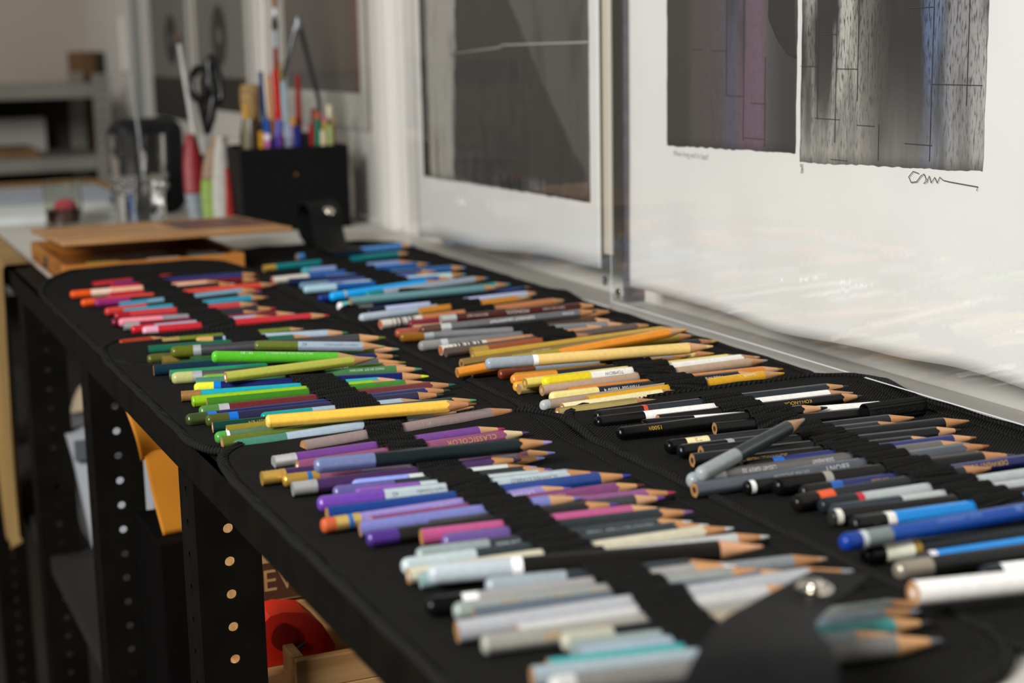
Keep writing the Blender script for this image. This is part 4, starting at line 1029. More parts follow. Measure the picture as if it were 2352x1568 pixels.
def pane(yl, yr, zb, zt, x, th=0.0004, ragged=0.0, nu=60, nv=40, wave=0.0, zfn=None, xfn=None):
    """upright sheet facing -X; yl is the left edge as seen from the bench; zb may be a pair (left, right)"""
    zb0, zb1 = zb if isinstance(zb, tuple) else (zb, zb)

    def fn(u, v):
        y = yl + (yr - yl) * u
        lo = zb0 + (zb1 - zb0) * u + (zfn(y) if zfn else 0)
        if ragged:
            lo += ragged * noise.noise(Vector((y * 160, 3.1, x)))
        z = lo + (zt - lo) * v
        if ragged and (u == 0 or u == 1):
            y += ragged * 0.8 * noise.noise(Vector((z * 120, 9.7, y)))
        xx = x + (xfn(y, z) if xfn else 0) + wave * math.sin(y * 31) * (1 - 0.6 * v)
        return (xx, y, z)
    return MB().sheet(fn, nu, nv, th, (-1, 0, 0))


paper_m = mat('art_paper', '#e6e6e3', 0.8, vary=0.04, vscale=12, bump=0.1, bscale=300)
ZT = 0.50


def sheet_bend(y, z):
    # soft vertical folds of a sheet standing loosely in its sleeve
    k = max(0.0, min(1.0, (0.142 - z) / 0.06)) ** 1.5
    return 0.0011 * k * (math.sin(y * 44) + 0.5 * math.sin(y * 71 + 1))


# sheet with the two prints beside each other
t = thing('art_print', 'white sheet with two dark streaked prints and a pencil signature in clear sleeve', 'art print', (0.674, 1.24, 0.02))


def wavy(y):
    return 0.0030 * math.sin(y * 17 + 0.5) + 0.001 * math.sin(y * 41 + 1.0)


obj('paper', pane(1.238, 0.52, (0.0225, 0.030), ZT, 0.674, nu=140, nv=50, zfn=wavy, xfn=sheet_bend), paper_m, t, 'all')
art_a = art_material('ink_print_plum', 1.170, 0.978, 0.155, 0.5,
    [(0.0, '#3b3936'), (0.17, '#3f3d3a'), (0.24, '#625b58'), (0.44, '#6b6266'), (0.50, '#6c6c86'), (0.56, '#6a6a86'), (0.59, '#8a7086'), (0.74, '#97778e'), (0.80, '#6b6468'), (0.9, '#4a4846'), (1.0, '#3b3a38')], 0.35, dark='#181817', speck=0.35, seedv=1.3, org=(1.24, 0.02), gain=0.45)
pa = obj('printed_image', pane(1.1695, 0.9795, (0.1555, 0.1600), ZT, 0.6735, 0.0003, 0.0012, 70, 40), art_a, t, 'all', label='dark print with plum and violet streaks')
art_b = art_material('ink_print_blue', 0.974, 0.775, 0.155, 0.5,
    [(0.0, '#8f8e88'), (0.10, '#d2d0c8'), (0.30, '#d4d2ca'), (0.38, '#7b7972'), (0.46, '#45443f'), (0.60, '#302f2d'), (0.66, '#4c5560'), (0.70, '#56709a'), (0.78, '#7184a4'), (0.83, '#9b9ca0'), (0.92, '#a5a5a3'), (1.0, '#c4c4c2')], 0.72, dark='#121211', speck=0.95, seedv=4.0, vshade=0.10, org=(1.24, 0.02), gain=0.72)
pb = obj('printed_image', pane(0.9735, 0.7755, (0.1535, 0.1600), ZT, 0.6735, 0.0003, 0.0012, 70, 40), art_b, t, 'all', label='mottled black and white print with a blue stripe')
# black brush mark at the top of the plum print
def brush_mark(u, v):
    z = 0.229 + 0.27 * v
    yl_ = 0.981 + 0.036 * min(1.0, max(0.0, (z - 0.229) / 0.030)) ** 0.55 + 0.0012 * noise.noise(Vector((z * 150, 2, 4)))
    return (0.6731, yl_ + (0.9796 - yl_) * u, z)


obj('brush_mark', MB().sheet(brush_mark, 10, 90, 0.0002, (-1, 0, 0)), matte('#161515'), t, 'all')
# thin drawn plank joints
mb = MB()
for (ya, yb, zc) in ((0.9735, 0.952, 0.2235), (0.952, 0.93, 0.246), (0.955, 0.925, 0.1865), (0.93, 0.905, 0.222), (0.905, 0.885, 0.1835), (0.852, 0.824, 0.1735), (0.826, 0.778, 0.213), (0.852, 0.826, 0.262), (1.128, 1.112, 0.236), (1.075, 1.05, 0.2), (1.04, 1.02, 0.195), (1.05, 1.02, 0.168), (1.1, 1.075, 0.235), (0.935, 0.915, 0.158)):
    mb.box(0.6727, 0.6732, yb, ya, zc - 0.0002, zc + 0.0002)
for (yc, za, zb) in ((0.952, 0.1865, 0.26), (0.93, 0.17, 0.3), (0.905, 0.2, 0.3), (0.826, 0.163, 0.29), (0.88, 0.16, 0.185), (1.075, 0.2, 0.29), (1.05, 0.165, 0.29), (1.02, 0.162, 0.23), (0.792, 0.2, 0.29)):
    mb.box(0.6727, 0.6732, yc - 0.00014, yc + 0.00014, za, zb)
obj('plank_lines', mb, matte('#33312f'), t)
# pencil inscriptions


def scrawl(pts, r=0.00028):
    return MB().tube([(0.6728, y, z) for y, z in pts], r, 5)


def write(s, yc, zc, size, col, tilt=0.0):
    vs, fs = text_mesh(s, size)
    out = [(0.6729, yc - (u * math.cos(tilt) - v * math.sin(tilt)), zc + u * math.sin(tilt) + v * math.cos(tilt)) for u, v, _ in vs]
    obj('inscription', MB().add(out, fs), matte(col), t)


write('How long will it last?', 1.130, 0.1500, 0.0066, '#bdbbb6', -0.01)
obj('signature', scrawl([(0.8365, 0.1545), (0.842, 0.1555), (0.8465, 0.1515), (0.844, 0.1480), (0.838, 0.1490), (0.834, 0.1530), (0.831, 0.1545), (0.8285, 0.1510), (0.831, 0.1480), (0.8275, 0.1500), (0.8255, 0.1535), (0.8235, 0.1492), (0.820, 0.1530), (0.8175, 0.1495), (0.815, 0.1535), (0.812, 0.1518), (0.805, 0.1512), (0.790, 0.1505), (0.7785, 0.1500), (0.7795, 0.1475)], 0.0003), matte('#4a4a48'), t, 'all', label='grey pencil signature')
obj('edition_mark', scrawl([(0.9715, 0.1525), (0.9713, 0.1500)]).tube([(0.6728, 0.9690, 0.1525), (0.6728, 0.9708, 0.1455)], 0.00025, 5).tube([(0.6728, 0.9690, 0.1495), (0.6728, 0.9690, 0.1460)], 0.00025, 5), matte('#77756f'), t)

# sheet with the big black and grey print
t2 = thing('art_print', 'white sheet with a black diagonal print standing in clear sleeve', 'art print', (0.676, 1.78, 0.015))
obj('paper', pane(1.776, 1.298, (0.014, 0.036), ZT, 0.676, nu=60, nv=30, zfn=lambda y: 0.002 * math.sin(y * 23)), paper_m, t2, 'all')
obj('backing_board', pane(1.785, 1.286, (0.022, 0.048), ZT, 0.681, 0.002), mat('cream_board', '#cfc8b4', 0.8), t2)
art_c = art_material('ink_print_grey', 1.752, 1.317, 0.089, 0.5,
    [(0.0, '#23221f'), (0.04, '#2c2b28'), (0.06, '#a9a8a1'), (0.22, '#a9a8a1'), (0.34, '#6f6e69'), (0.46, '#55544f'), (0.7, '#504f4b'), (1.0, '#4b4a46')], 0.3, dark='#242322', speck=0.25, seedv=8.0, org=(1.78, 0.015), gain=0.95)
obj('printed_image', pane(1.752, 1.318, (0.089, 0.0945), ZT, 0.6755, 0.0003, 0.0012, 60, 40), art_c, t2, 'all', label='grey print')
# black wedge and pale crease of that print
mb = MB()


def wedge(u, v):
    z = 0.094 + 0.26 * v
    yl_ = 1.655 - 0.02 * v + 0.006 * noise.noise(Vector((z * 60, 1, 2)))
    yr_ = 1.322 + 0.235 * max(0.0, (v - 0.10)) ** 0.9 / 0.9 ** 0.9 + 0.004 * noise.noise(Vector((z * 90, 5, 2)))
    y = yl_ + (yr_ - yl_) * u
    return (0.6751, y, z)


mb.sheet(wedge, 30, 50, 0.0002, (-1, 0, 0))
obj('ink_wedge', mb, mat('black_ink', '#0b0b0a', 0.7, vary=0.6, vscale=30, stretch=(1, 2, 0.4), col2='#1d1c1a'), t2, 'all')
obj('pale_crease', MB().tube([(0.6748, 1.655, 0.2325), (0.6748, 1.52, 0.239), (0.6748, 1.51, 0.2415), (0.6748, 1.318, 0.243)], 0.0011, 5), matte('#a9a8a2'), t2, 'all')
obj('brown_corner', MB().sheet(lambda u, v: (0.6747, 1.44 - 0.121 * u, 0.0955 + 0.014 * v * (0.3 + u) + 0.002 * noise.noise(Vector((u * 9, v * 3, 1)))), 14, 4, 0.0002, (-1, 0, 0)), mat('brown_ink', '#5c4a3a', 0.7, vary=0.4, vscale=60), t2, 'all')

# far prints, small and dim
def far_print(lab, yl, yr, zb, m, oval=None, extra=None):
    t_ = thing('art_print', lab, 'art print', (0.716, yl, zb), 'prints pinned along the far wall')
    obj('paper', pane(yl + 0.03, yr - 0.03, zb - 0.05, 0.52, 0.716), mat('grey_paper', '#c3c1ba', 0.85), t_)
    obj('printed_image', pane(yl, yr, zb, 0.50, 0.7155, 0.0003), m, t_)
    if oval:
        oy, oz, ry, rz = oval
        obj('oval_figure', MB().rings([[(0.7148, oy + ry * s * math.cos(a), oz + rz * s * math.sin(a)) for a in [2 * math.pi * q / 28 for q in range(28)]] for s in (0.30, 1.0)], False, False), mat('oval_ink', '#3d3d39', 0.8, vary=0.4, vscale=30), t_)
    if extra:
        obj('dark_base', pane(yl, yr, zb, zb + extra, 0.7146, 0.0003), matte('#2e2c29'), t_)
    return t_


fm1 = art_material('far_print_grey', 3.5, 3.1, 0.1, 0.5, [(0, '#82817a'), (0.5, '#8d8b84'), (1, '#777670')], 0.2, dark='#5b5a55', seedv=2, org=(3.05, 0.13))
fm2 = art_material('far_print_dark', 2.45, 2.09, 0.17, 0.5, [(0, '#45443f'), (0.5, '#3b3a36'), (0.8, '#4b4238'), (0.92, '#40342a'), (0.95, '#6a1f1a'), (1, '#5a1a16')], 0.4, dark='#2a2925', seedv=6, org=(2.45, 0.178))
far_print('pale grey print with a small dark oval beside the switch strip', 3.47, 3.13, 0.10, fm1, (3.27, 0.262, 0.055, 0.05), 0.085)
far_print('grey print with dark oval and dark lower strip', 3.05, 2.69, 0.13, fm1, (2.87, 0.265, 0.055, 0.055), 0.06)
far_print('dark brown print with a red right edge behind the brush holder', 2.45, 2.09, 0.178, fm2)


def sleeve(lab, yl, yr, x, zb):
    t_ = thing('plastic_sleeve', lab, 'plastic sleeve', (x, yl, zb))
    obj('film', pane(yl, yr, zb, 0.55, x, 0.0, nu=80, nv=30, xfn=lambda y, z: 0.0006 * math.sin(y * 21) + 0.0004 * math.sin(z * 40)), film(), t_, 'all')
    hem = mat('film_hem', '#dfe2e4', 0.2, spec=0.8)
    obj('hem', MB().box(x - 0.0006, x - 0.0002, yr, yl, zb, zb + 0.0007), hem, t_)
    obj('hem', MB().box(x - 0.0006, x - 0.0002, yl - 0.0008, yl, zb, 0.55), hem, t_)
    return t_


s3 = sleeve('clear plastic sleeve over the two streaked prints', 1.260, 0.45, 0.667, 0.0085)
s2 = sleeve('clear plastic sleeve over the black diagonal print', 1.790, 1.268, 0.669, 0.0015)
s1 = sleeve('clear plastic sleeve hanging beside the white batten behind the brush holder', 2.50, 1.995, 0.700, 0.012)
for (yy, zz, lab, xx) in ((1.274, 0.026, 'round clear plastic fastener on the lower corner of the far sleeve', 0.669), (1.245, 0.0185, 'round clear plastic fastener on the lower corner of the near sleeve', 0.667)):
    mb = MB().lathe([(0.0045, 0), (0.0045, 0.001), (0.003, 0.0024), (0.0008, 0.003)], 18)
    mb.v = [(xx - 0.0007 - c, yy + a, zz + b) for a, b, c in mb.v]
    tag(obj('fastener', mb, glass('fastener_plastic', (0.9, 0.9, 0.9, 1)), None, 50), lab, 'fastener')

# ------------------------------------------------------------------ the wooden paint box
oak = mat('varnished_oak', '#c07c32', 0.42, coat=0.3, vary=0.35, vscale=14, stretch=(0.5, 6, 6), col2='#96581c', bump=0.15, bscale=160)
oak_top = mat('worn_oak', '#c99862', 0.5, coat=0.15, vary=0.3, vscale=10, stretch=(0.5, 6, 6), col2='#8f6538', bump=0.15, bscale=160)
t = thing('paint_box', 'flat varnished wooden paint box with its lid propped ajar', 'paint box', (0.245, 1.69, 0))
bx0, bx1, by0, by1, bh = 0.241, 0.437, 1.690, 1.935, 0.0215
obj('front_wall', MB().box(bx0, bx1, by0, by0 + 0.007, 0.001, bh, 0.001), oak, t)
obj('rear_wall', MB().box(bx0, bx1, by1 - 0.007, by1, 0.001, bh, 0.001), oak, t)
obj('side_wall', MB().box(bx0, bx0 + 0.007, by0 + 0.007, by1 - 0.007, 0.001, bh, 0.001), oak, t)
obj('side_wall', MB().box(bx1 - 0.007, bx1, by0 + 0.007, by1 - 0.007, 0.001, bh, 0.001), oak, t)
obj('bottom', MB().box(bx0, bx1, by0, by1, 0.0005, 0.004), oak, t)
lid = MB()


def tilt(v):
    return [(a, b, c + (by1 - b) / (by1 - by0) * 0.0105) for a, b, c in v]


lid.box(bx0 + 0.001, 0.492, by0 - 0.004, by1, 0.0315, 0.0365, 0.0012)
lid.v = tilt(lid.v)
obj('lid', lid, oak_top, t)
lab_ = MB().sheet(lambda u, v: (0.385 + 0.10 * u, 1.745 + 0.16 * v, 0.0368 + (by1 - (1.745 + 0.16 * v)) / (by1 - by0) * 0.0105), 6, 6, 0.0002)
obj('painted_plate', lab_, mat('dark_plate', '#4b4a44', 0.45, vary=0.6, vscale=40, col2='#7d3a30'), t)
obj('hinge', MB().box(0.29, 0.315, by1 - 0.001, by1 + 0.002, 0.016, 0.037), metallic('#8a7a50'), t)
obj('hinge', MB().box(0.40, 0.425, by1 - 0.001, by1 + 0.002, 0.016, 0.037), metallic('#8a7a50'), t)
obj('lock_plate', MB().box(0.2395, 0.2412, 1.80, 1.825, 0.006, 0.018), metallic('#6a6450'), t)
for (x, y, c, lab2) in ((0.27, 1.715, '#b8b04a', 'olive capped paint tube inside the wooden box'), (0.335, 1.712, '#c9c5bd', 'white paint tube inside the wooden box'), (0.385, 1.712, '#4f8a90', 'teal paint tube inside the wooden box'), (0.385, 1.745, '#a8a29a', 'grey paint tube inside the wooden box')):
    q = thing('paint_tube', lab2, 'paint tube', (x, y, 0.004))
    mb = MB().tube([(x, y, 0.0125), (x + 0.035, y + 0.004, 0.0125)], [0.008, 0.0075], 14)
    obj('tube_body', mb, paint(c), q, 40)
    obj('cap', MB().tube([(x - 0.010, y - 0.001, 0.0125), (x - 0.0002, y, 0.0125)], 0.0048, 12), paint('#2c2c2c'), q, 40)

# ------------------------------------------------------------------ glasses
t = thing('tumbler', 'faceted glass tumbler half full of clear water behind the paint box', 'glass', (0.425, 2.20, 0))
gx, gy = 0.425, 2.20
ro = [(0.030, 0.0), (0.0335, 0.003), (0.035, 0.05)]
prof = [(0.0300, 0.0), (0.0340, 0.002), (0.0345, 0.045), (0.0360, 0.048), (0.0365, 0.085), (0.0375, 0.088), (0.0380, 0.128)]
inner = [(0.0360, 0.128), (0.0345, 0.09), (0.0325, 0.047), (0.0310, 0.010), (0.001, 0.009)]
mb = MB()
seg = 28
rs = []
for (r, z) in prof:
    rs.append([(gx + r * (1 + (0.025 * math.cos(14 * a) if 0.003 < z < 0.084 else 0)) * math.cos(a), gy + r * (1 + (0.025 * math.cos(14 * a) if 0.003 < z < 0.084 else 0)) * math.sin(a), z + 0.0008) for a in [2 * math.pi * k / seg for k in range(seg)]])
for (r, z) in inner:
    rs.append([(gx + r * math.cos(a), gy + r * math.sin(a), z + 0.0008) for a in [2 * math.pi * k / seg for k in range(seg)]])
mb.rings(rs)
obj('glass_body', mb, glass(), t, 40)
# row of pressed glass beads round the waist
mb = MB()
for k in range(12):
    a = 2 * math.pi * k / 12
    for zz in (0.056, 0.070):
        c = (gx + 0.0362 * math.cos(a), gy + 0.0362 * math.sin(a), zz)
        mb.lathe([(0.001, -0.0055), (0.004, -0.0038), (0.0055, 0), (0.004, 0.0038), (0.001, 0.0055)], 10, c)
obj('glass_beads', mb, glass(), t, 'all')
obj('water', MB().lathe([(0.0308, 0.0112), (0.0322, 0.047), (0.0338, 0.075)], 28, (gx, gy, 0)), glass('water', (0.98, 0.99, 1, 1)), t, 40)
t = thing('short_glass', 'short glass with dark red liquid and a pink sponge in it', 'glass', (0.328, 2.26, 0))
gx, gy = 0.329, 2.26
obj('glass_body', MB().lathe([(0.022, 0.0), (0.0255, 0.002), (0.0265, 0.035), (0.0250, 0.066), (0.0236, 0.066), (0.0250, 0.035), (0.0240, 0.006), (0.001, 0.005)], 28, (gx, gy, 0.0006)), glass('greenish_glass', (0.93, 0.95, 0.85, 1)), t, 40)
obj('liquid', MB().lathe([(0.0236, 0.0072), (0.0246, 0.026)], 24, (gx, gy, 0)), mat('red_liquid', '#3a0a0c', 0.15), t, 40)
bm_ = MB()
sp_ = []
for i in range(9):
    a = math.pi * i / 8
    sp_.append([(gx + 0.004 + 0.0155 * math.sin(a) * math.cos(b) * (1 + 0.12 * math.sin(3 * b + i)), gy + 0.0135 * math.sin(a) * math.sin(b) * (1 + 0.1 * math.cos(4 * b)), 0.031 - 0.0095 * math.cos(a)) for b in [2 * math.pi * q / 16 for q in range(16)]])
tag(obj('sponge', bm_.rings(sp_), mat('pink_sponge', '#c4495e', 0.9, bump=0.8, bscale=300), None, 'all'), 'crumpled pink sponge lying in the short glass', 'sponge')

# ------------------------------------------------------------------ papers at the far end of the bench
for i, (x0, x1, y0, y1, z, c, lab2) in enumerate(((0.215, 0.43, 2.33, 2.62, 0.0002, '#cfd3d2', 'white paper pad at the far end of the bench'), (0.25, 0.46, 2.50, 2.78, 0.0132, '#9aa2ac', 'bluish grey sheet of paper on the white pad'), (0.28, 0.50, 2.80, 2.97, 0.0002, '#8a6a3c', 'tan folder at the far end of the bench'))):
    hgt = 0.012 if i == 0 else 0.003 if i == 1 else 0.010
    tag(obj('paper_pad', MB().box(x0, x1, y0, y1, z, z + hgt, 0.0006), mat('pad_%d' % i, c, 0.8, vary=0.1, vscale=20)), lab2, 'paper')

# tan canvas apron hanging over the bench front
canvas = mat('stained_canvas', '#9a7c48', 0.9, vary=0.5, vscale=7, stretch=(1, 1, 0.5), col2='#5d4522', bump=0.4, bscale=260)
mb = MB()


def cloth(u, v):
    # v 0 = on the bench, 1 = lower tip
    s = v
    if s < 0.12:
        x = 0.232 - 0.030 * s / 0.12; z = 0.0045
    else:
        x = 0.2015 - 0.004 * math.sin(u * 9 + s * 3); z = 0.0045 - 0.385 * (s - 0.12) / 0.88
    w = 0.30 - 0.20 * max(0, s - 0.25) ** 1.2
    yc = 2.02 - 0.02 * s
    y = yc - w / 2 + w * u
    x -= 0.0065 * (1 - abs(2 * u - 1)) * math.sin(u * 21) * (s > 0.12)
    if s > 0.75:
        z += 0.05 * (s - 0.75) / 0.25 * abs(2 * u - 1.0)
    return (x - 0.002, y, z)


mb.sheet(cloth, 36, 60, 0.0015, (-1, 0, 0.2))
tag(obj('canvas_apron', mb, canvas, None, 'all'), 'stained tan canvas cloth hanging over the bench edge', 'cloth')

# ------------------------------------------------------------------ black holder with brushes, pens and tools
t = thing('desk_organizer', 'square black box crowded with brushes, pens and pencils', 'pen holder', (0.605, 2.10, 0))
ox0, ox1, oy0, oy1, oh = 0.530, 0.680, 2.045, 2.155, 0.112
bk = mat('black_plastic_box', '#09090a', 0.6, spec=0.15, bump=0.1, bscale=200)
for nm, a in (('front_wall', (ox0, ox1, oy0, oy0 + 0.004)), ('rear_wall', (ox0, ox1, oy1 - 0.004, oy1)), ('side_wall', (ox0, ox0 + 0.004, oy0 + 0.004, oy1 - 0.004)), ('side_wall', (ox1 - 0.004, ox1, oy0 + 0.004, oy1 - 0.004)), ('divider', (0.603, 0.606, oy0 + 0.004, oy1 - 0.004))):
    obj(nm, MB().box(*a, 0.0005, oh, 0.0008), bk, t)
obj('bottom', MB().box(ox0, ox1, oy0, oy1, 0.0005, 0.004), bk, t)
for (xx, zz) in ((0.605, 0.075), (0.606, 0.028)):
    mb = MB().lathe([(0.0018, 0), (0.0015, 0.0012), (0.0004, 0.0016)], 12)
    mb.v = [(xx + a, oy0 - c, zz + b) for a, b, c in mb.v]
    obj('rivet', mb, metallic('#b08040'), t, 50)


def rod(name, lab, cat, bx, by, bz, tx, ty, tz, r, col, top=None, group='tools standing in the black holder', m=None):
    """stick-like tool from its hidden foot to its top; top = (part name, colour, length, radius) pieces"""
    q = thing(name, lab, cat, (bx, by, bz), group)
    B = Vector((bx, by, bz)); T = Vector((tx, ty, tz))
    ax = (T - B).normalized()
    L = (T - B).length
    used = sum(p[2] for p in (top or []))
    E_ = T - ax * used
    obj('handle', MB().tube([B, B.lerp(E_, 0.5), E_], [r * 0.85, r, r * 0.8], 12), m or paint(col), q, 40)
    p0 = E_
    for (nm, c, l, rr, mm) in (top or []):
        p1 = p0 + ax * l
        if nm == 'bristles':
            obj(nm, MB().tube([p0, p0.lerp(p1, 0.4), p0.lerp(p1, 0.8), p1], [rr * 0.8, rr * 1.15, rr * 0.7, rr * 0.12], 12), matte(c), q, 60)
        else:
            obj(nm, MB().tube([p0, p1], [rr, rr * 0.95], 12), metallic(c) if mm else paint(c), q, 40)
        p0 = p1
    return q


FRL = ('ferrule', '#c4c6c8', 0.02, 0.0032, 1)
tools = [
    ('paint_brush', 'tall tan brush with pale bristles in the black holder', 'brush', 0.598, 2.10, 0.605, 2.11, 0.325, 0.0042, '#b08a50', [FRL, ('bristles', '#8a6a48', 0.03, 0.0045, 0)]),
    ('paint_brush', 'white handled brush standing tallest in the black holder', 'brush', 0.585, 2.11, 0.592, 2.12, 0.345, 0.0038, '#d8d4cc', [FRL, ('bristles', '#3a2a20', 0.022, 0.004, 0)]),
    ('paint_brush', 'rust red brush with dark bristles in the black holder', 'brush', 0.588, 2.07, 0.594, 2.075, 0.285, 0.0045, '#7a2a18', [('ferrule', '#9aa0a4', 0.022, 0.0036, 1), ('bristles', '#2c2420', 0.02, 0.0045, 0)]),
    ('paint_brush', 'silver ended brush leaning behind the red pencil', 'brush', 0.606, 2.09, 0.603, 2.10, 0.265, 0.0036, '#b89a60', [('ferrule', '#d0d2d4', 0.04, 0.0034, 1)]),
    ('wooden_pencil', 'bright red stick standing in the black holder', 'pencil', 0.592, 2.06, 0.588, 2.065, 0.214, 0.0048, '#c01c18', None),
    ('wooden_pencil', 'tan wooden stick next to the bright red one', 'pencil', 0.585, 2.065, 0.580, 2.07, 0.208, 0.0042, '#b88a58', None),
    ('wooden_pencil', 'dark red stick standing in the black holder', 'pencil', 0.618, 2.07, 0.622, 2.075, 0.206, 0.0045, '#8a1a14', None),
    ('wooden_pencil', 'deep blue stick standing in the black holder', 'pencil', 0.575, 2.07, 0.571, 2.075, 0.212, 0.004, '#14365e', None),
    ('wooden_pencil', 'pale blue stick standing in the black holder', 'pencil', 0.600, 2.06, 0.597, 2.062, 0.198, 0.004, '#9cb4c0', None),
    ('wooden_pencil', 'teal pencil stub at the black holder rim', 'pencil', 0.640, 2.06, 0.641, 2.055, 0.156, 0.0042, '#1f7a64', [('eraser', '#c05a48', 0.008, 0.0042, 0)]),
    ('wooden_pencil', 'yellow pencil with pink end at the black holder rim', 'pencil', 0.652, 2.065, 0.652, 2.06, 0.150, 0.004, '#c0a840', [('ferrule', '#c8b060', 0.008, 0.0042, 1), ('eraser', '#d07a90', 0.007, 0.0041, 0)]),
    ('wooden_pencil', 'orange pencil stub at the black holder rim', 'pencil', 0.611, 2.07, 0.609, 2.062, 0.150, 0.004, '#d8602c', [('ferrule', '#d8a040', 0.01, 0.0045, 1)]),
    ('wooden_pencil', 'lilac pen leaning out of the black holder', 'pen', 0.612, 2.075, 0.603, 2.056, 0.141, 0.0048, '#a094b8', None),
    ('wooden_pencil', 'cobalt blue pen leaning left in the black holder', 'pen', 0.590, 2.075, 0.571, 2.06, 0.150, 0.0048, '#2454a8', None),
    ('wooden_pencil', 'violet blue pen leaning right in the black holder', 'pen', 0.575, 2.07, 0.588, 2.056, 0.148, 0.0046, '#5a6ac0', None),
    ('wooden_pencil', 'dark ultramarine pen in the black holder', 'pen', 0.617, 2.065, 0.613, 2.058, 0.138, 0.005, '#1c2c80', None),
    ('wooden_pencil', 'pink capped pen in the black holder', 'pen', 0.570, 2.062, 0.570, 2.055, 0.130, 0.0045, '#d070b0', [('cap', '#f0e0e8', 0.008, 0.005, 0)]),
    ('wooden_pencil', 'white capped marker in the black holder', 'pen', 0.566, 2.068, 0.5655, 2.062, 0.127, 0.0055, '#e8e8e4', None),
    ('wooden_pencil', 'grey crayon in the black holder', 'pencil', 0.602, 2.06, 0.600, 2.056, 0.124, 0.0055, '#8a94a0', None),
    ('wooden_pencil', 'straw coloured stick near the wall side of the black holder', 'pencil', 0.660, 2.07, 0.663, 2.07, 0.165, 0.004, '#c8b894', [('ferrule', '#e0d8b8', 0.02, 0.0045, 1)]),
    ('wooden_pencil', 'gold tipped stick near the wall side of the black holder', 'pencil', 0.668, 2.08, 0.671, 2.08, 0.150, 0.004, '#b0883c', [('ferrule', '#d8c48a', 0.012, 0.0042, 1)]),
    ('wooden_pencil', 'gold ringed pen at the left of the black holder', 'pen', 0.549, 2.075, 0.546, 2.07, 0.170, 0.0042, '#8a8a70', [('ferrule', '#d8a850', 0.02, 0.0046, 1)]),
    ('wooden_pencil', 'navy stub low at the rim of the black holder', 'pencil', 0.580, 2.06, 0.579, 2.056, 0.123, 0.005, '#20285a', None),
    ('wooden_pencil', 'amber stub low at the rim of the black holder', 'pencil', 0.562, 2.056, 0.5615, 2.0535, 0.134, 0.004, '#c8922c', None),
    ('wooden_pencil', 'purple stub low at the rim of the black holder', 'pencil', 0.586, 2.055, 0.5855, 2.053, 0.128, 0.0045, '#5a3a9a', None),
    ('wooden_pencil', 'black stub low at the rim of the black holder', 'pencil', 0.622, 2.055, 0.6225, 2.053, 0.130, 0.0055, '#17171a', None),
    ('wooden_pencil', 'crimson stub low at the rim of the black holder', 'pencil', 0.631, 2.058, 0.631, 2.055, 0.140, 0.0042, '#a02a2c', None),
    ('wooden_pencil', 'cream stub low at the rim of the black holder', 'pencil', 0.647, 2.054, 0.6475, 2.0525, 0.132, 0.0045, '#d8cca8', None),
    ('wooden_pencil', 'pale green stub low at the rim of the black holder', 'pencil', 0.657, 2.055, 0.6575, 2.053, 0.138, 0.004, '#a8b878', None),
    ('wooden_pencil', 'brown chalk stick in the black holder', 'pencil', 0.645, 2.09, 0.647, 2.09, 0.160, 0.0045, '#6a3020', None),
]
for (nm, lab2, cat, bx, by, tx, ty, tz, r, c, tp) in tools:
    nm2 = 'pen' if cat == 'pen' else nm
    rod(nm2, lab2, cat, bx, by, 0.0048, tx, ty, tz, r, c, tp)
# cork headed bottle-like tool
q = thing('cork_knob', 'tan cork topped bottle rising from the black holder', 'bottle', (0.566, 2.10, 0.0045))
obj('bottle', MB().lathe([(0.016, 0), (0.017, 0.004), (0.017, 0.12), (0.012, 0.145)], 20, (0.566, 2.115, 0.0045)), mat('dark_glaze', '#4a3a24', 0.3), q, 40)
obj('cork', MB().lathe([(0.0125, 0.144), (0.014, 0.17), (0.0135, 0.186), (0.010, 0.190)], 20, (0.566, 2.115, 0.0045)), mat('cork', '#a08250', 0.8, vary=0.4, vscale=120), q, 40)
# steel dividers
q = thing('dividers', 'grey steel dividers spread like a V upside down above the holder', 'dividers', (0.638, 2.12, 0.0045))
stl = mat('dull_steel', '#7d8286', 0.35, metal=0.7)
obj('leg', MB().tube([(0.604, 2.118, 0.006), (0.610, 2.118, 0.19), (0.636, 2.118, 0.272)], [0.0022, 0.003, 0.0036], 10), stl, q, 40)
obj('leg', MB().tube([(0.667, 2.118, 0.006), (0.664, 2.118, 0.17), (0.641, 2.118, 0.272)], [0.0022, 0.003, 0.0036], 10), mat('dark_steel', '#3a3d40', 0.4, metal=0.6), q, 40)
obj('hinge_knob', MB().lathe([(0.005, 0.266), (0.0055, 0.276), (0.003, 0.284)], 14, (0.6385, 2.118, 0)), stl, q, 40)

# dark rounded speaker-like case behind the tumbler
t = thing('storage_tin', 'dark grey rounded upright case standing behind the tumbler', 'case', (0.472, 2.40, 0))
mb = MB().box(0.424, 0.530, 2.36, 2.44, 0.0006, 0.142, 0.0)
bm = bmesh.new()
me_ = bpy.data.meshes.new('tmp'); me_.from_pydata(mb.v, [], mb.f); bm.from_mesh(me_)
bmesh.ops.bevel(bm, geom=[e for e in bm.edges], offset=0.022, segments=5, affect='EDGES', profile=0.5)
bm.verts.index_update()
mb = MB().add([v.co[:] for v in bm.verts], [[v.index for v in f.verts] for f in bm.faces]); bm.free()
zmin = min(v[2] for v in mb.v)
obj('body', mb, mat('charcoal_vinyl', '#17191b', 0.5, spec=0.2, vary=0.3, vscale=20), t, 40)
obj('zip_line', MB().tube([(0.445, 2.3595, 0.002), (0.445, 2.3595, 0.128), (0.50, 2.3595, 0.128), (0.50, 2.3595, 0.002)], 0.0014, 6), mat('zip_black', '#0c0c0c', 0.4), t, 40)
